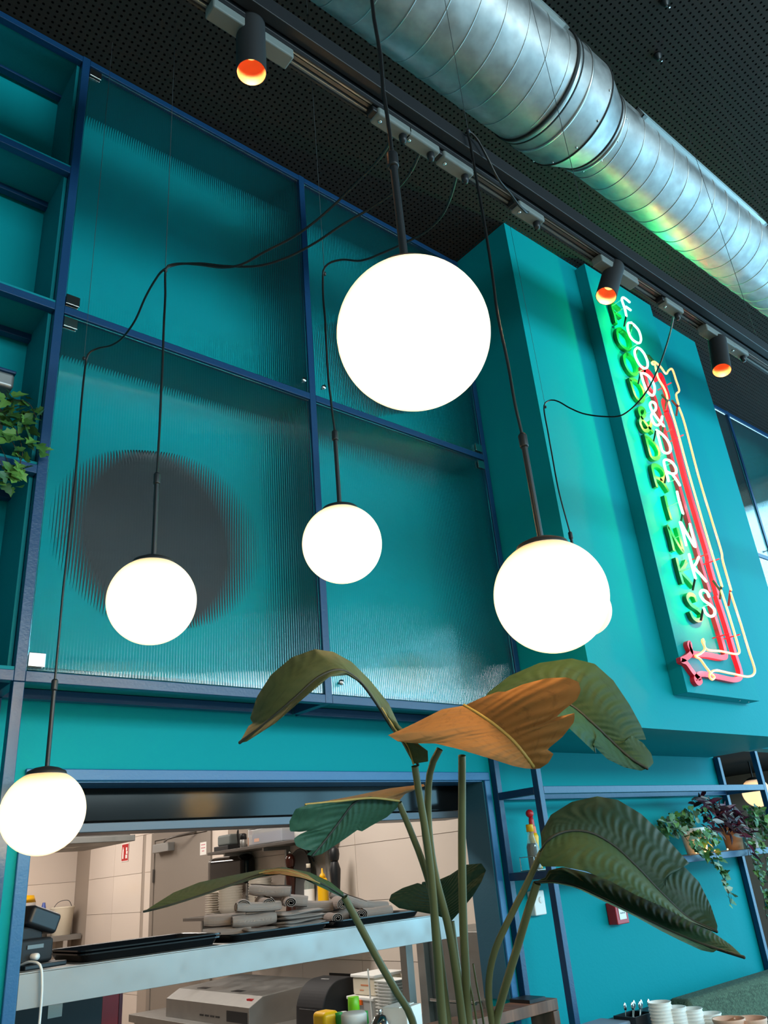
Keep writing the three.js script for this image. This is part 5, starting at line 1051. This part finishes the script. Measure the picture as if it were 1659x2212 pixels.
// ---------------------------------------------------------------- the big-leaved plant in front of the bar
{
  const DP = 1.36;                                         // its stalks stand about this far into the room
  const base = onD(1000, 2212, DP); base.y = 0;
  const p = thing('bird_of_paradise_plant', 'tall bird of paradise plant with broad ribbed leaves in front of the kitchen opening', 'plant', base);
  const L = ([x, y, d = 0]) => onD(x, y, DP + d).sub(p.position);
  const leafMat = (name, c, r = 0.5, o = {}) => (M[name] = new THREE.MeshPhysicalMaterial({ name, color: c, roughness: r + 0.12, specularIntensity: 0.5, side: THREE.DoubleSide, map: rep(T.leafvar, 3), transmission: 0.12, thickness: 0, ...o }));
  leafMat('leafGreen', 0x324a2b); leafMat('leafOlive', 0x434b2b); leafMat('leafDark', 0x213a27, 0.42); leafMat('leafMoss', 0x2a4f3a, 0.5); leafMat('leafBrown', 0x8f6233, 0.62);
  std('stalk', { color: 0x5f5f3a, roughness: 0.5 }); std('ribDark', { color: 0x1c2218, roughness: 0.6 }); std('ribPale', { color: 0x9c8440, roughness: 0.55 });
  function resample(pts, n) { const c = new THREE.CatmullRomCurve3(pts.map(L), false, 'centripetal'); return c.getSpacedPoints(n); }
  function poly(pts, n) {                                  // keeps the corners of a torn edge
    const q = pts.map(L), len = [0]; for (let i = 1; i < q.length; i++) len.push(len[i - 1] + q[i].distanceTo(q[i - 1]));
    const tot = len[len.length - 1], out = []; for (let k = 0; k <= n; k++) { const s = tot * k / n; let i = 1; while (i < len.length - 1 && len[i] < s) i++; const f = (s - len[i - 1]) / Math.max(1e-9, len[i] - len[i - 1]); out.push(q[i - 1].clone().lerp(q[i], f)); } return out;
  }
  // half a blade between the midrib and its edge: pleated along the veins, bowed across
  function half(rib, edge, pleats, bow, skew = 0.16, amp = 0.0017) {
    const N = Math.max(80, pleats * 6), Mx = 10, R = resample(rib, N), E = poly(edge, N), P = [], U = [];
    const toEye = EYE.clone().sub(p.position);
    for (let i = 0; i <= N; i++) for (let j = 0; j <= Mx; j++) {
      const v = j / Mx, k = Math.min(N, i + skew * N * v * Math.sin(Math.PI * i / N) * 0.0), a = R[i], b = E[i];
      const q = a.clone().lerp(b, v), n = toEye.clone().sub(q).normalize();
      const w = Math.sin(Math.PI * i / N), ph = (i / N - skew * v * v * w) * pleats * 2 * Math.PI;
      q.addScaledVector(n, bow * Math.sin(Math.PI * v * 0.8) * w + amp * Math.sin(ph) * Math.min(1, 3 * v + 0.2) * Math.min(1, w * 3));
      P.push(q); U.push([i / N, v]);
    }
    const pos = [], uv = [], idx = []; for (const q of P) pos.push(q.x, q.y, q.z); for (const u of U) uv.push(...u);
    for (let i = 0; i < N; i++) for (let j = 0; j < Mx; j++) { const a = i * (Mx + 1) + j; idx.push(a, a + Mx + 1, a + 1, a + 1, a + Mx + 1, a + Mx + 2); }
    const g = new THREE.BufferGeometry(); g.setAttribute('position', new THREE.Float32BufferAttribute(pos, 3)); g.setAttribute('uv', new THREE.Float32BufferAttribute(uv, 2)); g.setIndex(idx); g.computeVertexNormals(); return g;
  }
  function leaf(label, rib, A, B, mA, mB, o = {}) {
    const l = new THREE.Group(); l.name = 'leaf'; l.userData = { label }; p.add(l);
    if (A) mesh('blade_half', half(rib, A, o.pa ?? 16, o.ba ?? 0.015, o.skew), mA, l);
    if (B) mesh('blade_half', half(rib, B, o.pb ?? o.pa ?? 16, o.bb ?? 0.015, o.skew), mB ?? mA, l);
    const r = resample(rib, 30); const q = r.map((v) => v.clone().addScaledVector(EYE.clone().sub(p.position).sub(v).normalize(), o.ribUp ?? 0.001));
    mesh('midrib', tube(q, o.ribR ?? 0.0026, 7, false, 60), o.ribM ?? 'ribDark', l);
    return l;
  }
  // arching leaf with a drooping tip
  leaf('arching olive green leaf drooping over the steel rail', [[903, 1652, 0], [880, 1615, 0], [845, 1570, 0], [810, 1515, -0.01], [775, 1470, -0.03], [735, 1447, -0.06], [690, 1462, -0.09], [635, 1510, -0.12], [570, 1565, -0.14], [518, 1604, -0.15]],
    [[903, 1652, 0], [868, 1580, 0.03], [840, 1520, 0.05], [800, 1470, 0.07], [760, 1430, 0.06], [720, 1408, 0.03], [680, 1402, 0.0], [630, 1420, -0.03], [585, 1458, -0.05], [555, 1505, -0.07], [540, 1552, -0.09], [546, 1562, -0.1], [537, 1568, -0.1], [524, 1592, -0.13], [515, 1606, -0.15]],
    [[903, 1652, 0], [900, 1625, 0.04], [858, 1578, 0.05], [822, 1525, 0.03], [790, 1482, 0.0], [750, 1458, -0.04], [712, 1462, -0.1], [660, 1505, -0.15], [595, 1562, -0.17], [533, 1602, -0.16], [518, 1605, -0.15]], 'leafOlive', 'leafOlive', { pa: 20, pb: 16, ba: 0.02, skew: 0.25 });
  leaf('narrow throat of the arching leaf', [[893, 1650, -0.01], [880, 1612, -0.015], [850, 1570, -0.015], [825, 1530, -0.01]],
    [[893, 1650, -0.01], [925, 1645, -0.02], [924, 1622, -0.02], [895, 1600, -0.01], [868, 1572, -0.01], [825, 1530, -0.01]], [[893, 1650, -0.01], [868, 1605, 0.0], [848, 1578, 0.0], [825, 1530, -0.01]], 'leafOlive', 'leafOlive', { pa: 5, ba: 0.006, ribM: 'ribPale', ribR: 0.0016 });
  // broad brown underside
  leaf('broad brown leaf underside with a golden midrib', [[1003, 1524, 0.04], [1035, 1543, 0.02], [1070, 1567, 0.0], [1110, 1602, -0.02], [1135, 1632, -0.03], [1152, 1655, -0.03]],
    [[1003, 1524, 0.04], [955, 1532, 0.02], [900, 1560, -0.01], [862, 1578, -0.04], [838, 1588, -0.06], [860, 1602, -0.06], [900, 1606, -0.05], [940, 1606, -0.05], [990, 1618, -0.06], [1050, 1636, -0.06], [1110, 1655, -0.05], [1135, 1660, -0.04], [1152, 1661, -0.03]],
    [[1003, 1524, 0.04], [1040, 1507, 0.03], [1075, 1494, 0.03], [1092, 1494, 0.03], [1130, 1478, 0.01], [1180, 1465, -0.02], [1225, 1463, -0.04], [1250, 1473, -0.05], [1255, 1492, -0.05], [1246, 1512, -0.05], [1215, 1536, -0.04], [1202, 1549, -0.03], [1242, 1540, -0.05], [1240, 1560, -0.05], [1215, 1592, -0.04], [1182, 1619, -0.035], [1196, 1628, -0.04], [1185, 1648, -0.04], [1165, 1661, -0.03], [1152, 1661, -0.03]], 'leafBrown', 'leafBrown', { pa: 19, pb: 13, ba: 0.012, bb: 0.012, ribM: 'ribPale', ribR: 0.0032, skew: 0.1 });
  // big leaf behind it, drooping to the right
  leaf('green leaf drooping behind the brown leaf', [[1012, 1560, 0.08], [1080, 1515, 0.1], [1160, 1495, 0.1], [1234, 1524, 0.08], [1280, 1562, 0.06], [1320, 1600, 0.05], [1365, 1640, 0.03], [1398, 1660, 0.02]],
    [[1012, 1556, 0.08], [1055, 1495, 0.12], [1100, 1460, 0.14], [1165, 1432, 0.15], [1235, 1422, 0.14], [1285, 1434, 0.13], [1325, 1470, 0.12], [1360, 1522, 0.1], [1385, 1568, 0.09], [1396, 1598, 0.08], [1384, 1598, 0.07], [1362, 1588, 0.06], [1388, 1604, 0.06], [1407, 1628, 0.05], [1412, 1648, 0.04], [1404, 1657, 0.03], [1398, 1660, 0.02]],
    [[1012, 1560, 0.08], [1090, 1552, 0.03], [1170, 1540, 0.01], [1222, 1566, 0.02], [1258, 1600, 0.02], [1288, 1628, 0.03], [1280, 1608, 0.03], [1312, 1640, 0.02], [1350, 1658, 0.02], [1385, 1665, 0.02], [1398, 1660, 0.02]], 'leafGreen', 'leafMoss', { pa: 26, pb: 18, ba: 0.02, bb: 0.008, skew: 0.3 });
  // folded leaf on the left, its face to the room
  leaf('mossy green leaf hanging face on below the rail', [[862, 1729, 0.0], [815, 1722, -0.03], [768, 1732, -0.06], [735, 1772, -0.08], [705, 1812, -0.1], [675, 1848, -0.12]],
    [[862, 1729, 0], [800, 1720, -0.05], [720, 1733, -0.1], [665, 1738, -0.14], [638, 1748, -0.16], [625, 1775, -0.16], [626, 1796, -0.16], [650, 1797, -0.14], [668, 1793, -0.13], [648, 1802, -0.14], [634, 1812, -0.15], [640, 1828, -0.15], [660, 1836, -0.14], [674, 1837, -0.13], [662, 1846, -0.13], [675, 1849, -0.12]],
    [[862, 1729, 0], [858, 1745, 0.0], [836, 1765, -0.01], [800, 1785, -0.03], [782, 1796, -0.04], [772, 1793, -0.05], [745, 1812, -0.07], [715, 1832, -0.09], [695, 1845, -0.11], [675, 1850, -0.12]], 'leafMoss', 'leafMoss', { pa: 16, pb: 15, ba: 0.01, bb: 0.01, ribR: 0.0022 });
  leaf('brown turned up side of the mossy leaf', [[862, 1730, -0.012], [800, 1724, -0.06], [730, 1731, -0.1], [660, 1738, -0.14]],
    [[862, 1730, -0.012], [875, 1715, 0.03], [918, 1698, 0.06], [915, 1694, 0.07], [840, 1703, 0.05], [760, 1720, -0.02], [700, 1731, -0.1], [660, 1738, -0.14]], null, 'leafBrown', null, { pa: 6, ba: 0.004, ribM: 'ribPale', ribR: 0.0018 });
  // long leaf seen almost edge on
  leaf('long narrow leaf arching across the napkins', [[742, 1936, 0], [700, 1912, -0.01], [655, 1892, -0.02], [605, 1882, -0.03], [560, 1889, -0.05], [500, 1910, -0.08], [430, 1935, -0.1], [360, 1957, -0.12], [311, 1969, -0.13]],
    [[742, 1928, 0.01], [712, 1904, 0.02], [668, 1884, 0.03], [610, 1873, 0.03], [562, 1879, 0.02], [500, 1891, 0.0], [430, 1906, -0.03], [375, 1928, -0.07], [335, 1953, -0.11], [311, 1969, -0.13]],
    [[742, 1940, 0.0], [700, 1920, -0.03], [655, 1899, -0.05], [605, 1889, -0.06], [565, 1894, -0.07], [500, 1914, -0.1], [430, 1938, -0.12], [360, 1960, -0.13], [311, 1969, -0.13]], 'leafGreen', 'leafDark', { pa: 22, pb: 12, ba: 0.003, bb: 0.001, skew: 0.3, ribR: 0.0018 });
  leaf('brown underside of the long narrow leaf', [[690, 1908, -0.03], [650, 1890, -0.04], [605, 1880, -0.05], [560, 1886, -0.07]],
    [[690, 1908, -0.03], [665, 1890, -0.02], [630, 1878, -0.02], [600, 1876, -0.03], [575, 1879, -0.05], [560, 1886, -0.07]], [[690, 1908, -0.03], [652, 1896, -0.06], [605, 1888, -0.07], [580, 1889, -0.07], [560, 1886, -0.07]], 'leafBrown', 'leafBrown', { pa: 7, ba: 0.002, bb: 0.002, ribM: 'ribPale', ribR: 0.0012 });
  // dark leaf low in the middle
  leaf('dark round leaf low behind the stalks', [[975, 1990, 0.1], [962, 1960, 0.13], [950, 1930, 0.16], [944, 1904, 0.18]],
    [[975, 1990, 0.1], [940, 1976, 0.11], [900, 1969, 0.12], [862, 1962, 0.13], [840, 1946, 0.14], [845, 1932, 0.15], [870, 1918, 0.16], [903, 1907, 0.17], [910, 1914, 0.17], [912, 1905, 0.17], [944, 1902, 0.18]],
    [[975, 1990, 0.1], [1000, 1962, 0.1], [1022, 1935, 0.11], [1040, 1905, 0.12], [1050, 1880, 0.14], [1040, 1865, 0.15], [1005, 1868, 0.17], [972, 1890, 0.18], [944, 1902, 0.18]], 'leafDark', 'leafDark', { pa: 18, ba: 0.012, ribR: 0.0014 });
  // two big leaves on the right
  leaf('large dark green leaf arching to the right', [[1170, 1836, 0], [1188, 1812, 0.0], [1225, 1796, 0.01], [1275, 1799, 0.01], [1325, 1826, 0.0], [1375, 1872, -0.02], [1430, 1930, -0.04], [1490, 1985, -0.06], [1548, 2012, -0.08]],
    [[1170, 1836, 0], [1168, 1800, 0.02], [1190, 1760, 0.05], [1235, 1732, 0.08], [1290, 1720, 0.09], [1335, 1728, 0.09], [1385, 1758, 0.08], [1430, 1800, 0.06], [1465, 1838, 0.04], [1490, 1866, 0.02], [1470, 1864, 0.02], [1445, 1856, 0.02], [1480, 1874, 0.01], [1510, 1905, 0.0], [1535, 1955, -0.03], [1550, 2000, -0.07], [1549, 2013, -0.08]],
    [[1170, 1836, 0], [1162, 1860, -0.02], [1172, 1872, -0.03], [1215, 1872, -0.05], [1265, 1882, -0.06], [1320, 1904, -0.07], [1375, 1934, -0.08], [1430, 1958, -0.08], [1490, 1990, -0.09], [1548, 2013, -0.08]], 'leafDark', 'leafGreen', { pa: 30, pb: 26, ba: 0.02, bb: 0.02, skew: 0.35 });
  leaf('narrow dark green leaf pointing down to the right', [[1158, 1906, 0], [1195, 1905, 0], [1240, 1914, -0.01], [1300, 1940, -0.03], [1370, 1974, -0.05], [1440, 2008, -0.07], [1510, 2037, -0.1], [1565, 2055, -0.12], [1607, 2068, -0.14]],
    [[1158, 1904, 0], [1178, 1895, 0.01], [1185, 1880, 0.02], [1215, 1873, 0.02], [1260, 1883, 0.02], [1325, 1900, 0.02], [1395, 1930, 0.0], [1465, 1970, -0.02], [1535, 2010, -0.06], [1580, 2042, -0.1], [1607, 2068, -0.14]],
    [[1158, 1907, 0], [1200, 1908, -0.03], [1245, 1918, -0.05], [1300, 1945, -0.07], [1370, 1979, -0.09], [1430, 2012, -0.11], [1470, 2032, -0.12], [1515, 2053, -0.12], [1540, 2058, -0.12], [1552, 2050, -0.12], [1607, 2068, -0.14]], 'leafDark', 'leafMoss', { pa: 26, pb: 14, ba: 0.012, bb: 0.004, skew: 0.35 });
  // stalks run down into the pot, which stands below the frame
  const PY0 = 0.42;
  function stalk(pts, r0, r1, foot) {
    const v = pts.map(L), f = V(foot[0], PY0, foot[1]); v.push(v[v.length - 1].clone().lerp(f, 0.55), f);
    const c = new THREE.CatmullRomCurve3(v, false, 'centripetal'), n = 60, F = c.computeFrenetFrames(n), pos = [], idx = [], uv = [], S = 12;
    for (let i = 0; i <= n; i++) { const q = c.getPointAt(i / n), r = r0 + (r1 - r0) * i / n; for (let j = 0; j <= S; j++) { const a = j / S * 2 * Math.PI, d = F.normals[i].clone().multiplyScalar(Math.cos(a) * r).addScaledVector(F.binormals[i], Math.sin(a) * r); pos.push(q.x + d.x, q.y + d.y, q.z + d.z); uv.push(j / S, i / 10); } }
    for (let i = 0; i < n; i++) for (let j = 0; j < S; j++) { const a = i * (S + 1) + j; idx.push(a, a + S + 1, a + 1, a + 1, a + S + 1, a + S + 2); }
    const g = new THREE.BufferGeometry(); g.setAttribute('position', new THREE.Float32BufferAttribute(pos, 3)); g.setAttribute('uv', new THREE.Float32BufferAttribute(uv, 2)); g.setIndex(idx); g.computeVertexNormals(); return mesh('stalk', g, 'stalk', p);
  }
  stalk([[896, 1655, 0], [903, 1700, 0], [918, 1790, 0], [932, 1900, 0], [944, 2050, 0], [957, 2212, 0]], 0.0062, 0.012, [-0.03, 0.02]);
  stalk([[950, 1618, 0.02], [932, 1655, 0.02], [925, 1710, 0.02], [927, 1800, 0.02], [940, 1890, 0.02], [968, 2000, 0.02], [985, 2100, 0.02], [1000, 2212, 0.02]], 0.006, 0.010, [0.0, 0.03]);
  stalk([[998, 1632, 0.03], [998, 1720, 0.03], [998, 1850, 0.03], [1001, 2000, 0.03], [1006, 2100, 0.03], [1012, 2212, 0.03]], 0.0068, 0.0105, [0.02, 0.0]);
  stalk([[862, 1734, 0.01], [885, 1790, 0.01], [912, 1860, 0.015], [932, 1930, 0.03], [950, 2060, 0.03], [968, 2212, 0.03]], 0.0055, 0.0095, [-0.02, -0.02]);
  stalk([[744, 1938, 0], [772, 1990, 0], [815, 2070, 0.01], [855, 2140, 0.02], [893, 2212, 0.03]], 0.0062, 0.0085, [-0.05, 0.0]);
  stalk([[977, 1990, 0.1], [982, 2030, 0.09], [990, 2090, 0.07], [1000, 2150, 0.06], [1006, 2212, 0.05]], 0.0045, 0.008, [0.02, -0.03]);
  stalk([[1170, 1840, 0], [1140, 1905, 0], [1100, 1985, 0.0], [1072, 2045, 0.0], [1058, 2100, 0.01], [1056, 2160, 0.015], [1064, 2212, 0.02]], 0.0052, 0.0095, [0.05, 0.02]);
  stalk([[1160, 1908, 0.0], [1140, 1970, 0.0], [1118, 2045, 0.01], [1098, 2110, 0.01], [1078, 2180, 0.02], [1072, 2212, 0.02]], 0.0068, 0.0082, [0.06, 0.0]);
  stalk([[968, 2030, 0.04], [978, 2090, 0.04], [992, 2150, 0.04], [1002, 2212, 0.04]], 0.002, 0.007, [0.01, 0.04]);
  stalk([[1022, 2082, 0.04], [1030, 2130, 0.04], [1040, 2180, 0.04], [1045, 2212, 0.04]], 0.0015, 0.006, [0.04, 0.04]);
  stalk([[1012, 2110, 0.03], [1020, 2150, 0.03], [1030, 2212, 0.03]], 0.0015, 0.006, [0.035, -0.03]);
  // pot
  mesh('pot', lathe([[0, 0], [0.15, 0], [0.19, 0.44], [0.18, 0.44], [0.145, 0.02], [0, 0.02]], 40), 'blackMatt', p);
  mesh('soil', lathe([[0, 0.425], [0.178, 0.425], [0.178, 0.40], [0, 0.40]], 32), 'soil', p);
}
renderer.render(scene, camera);
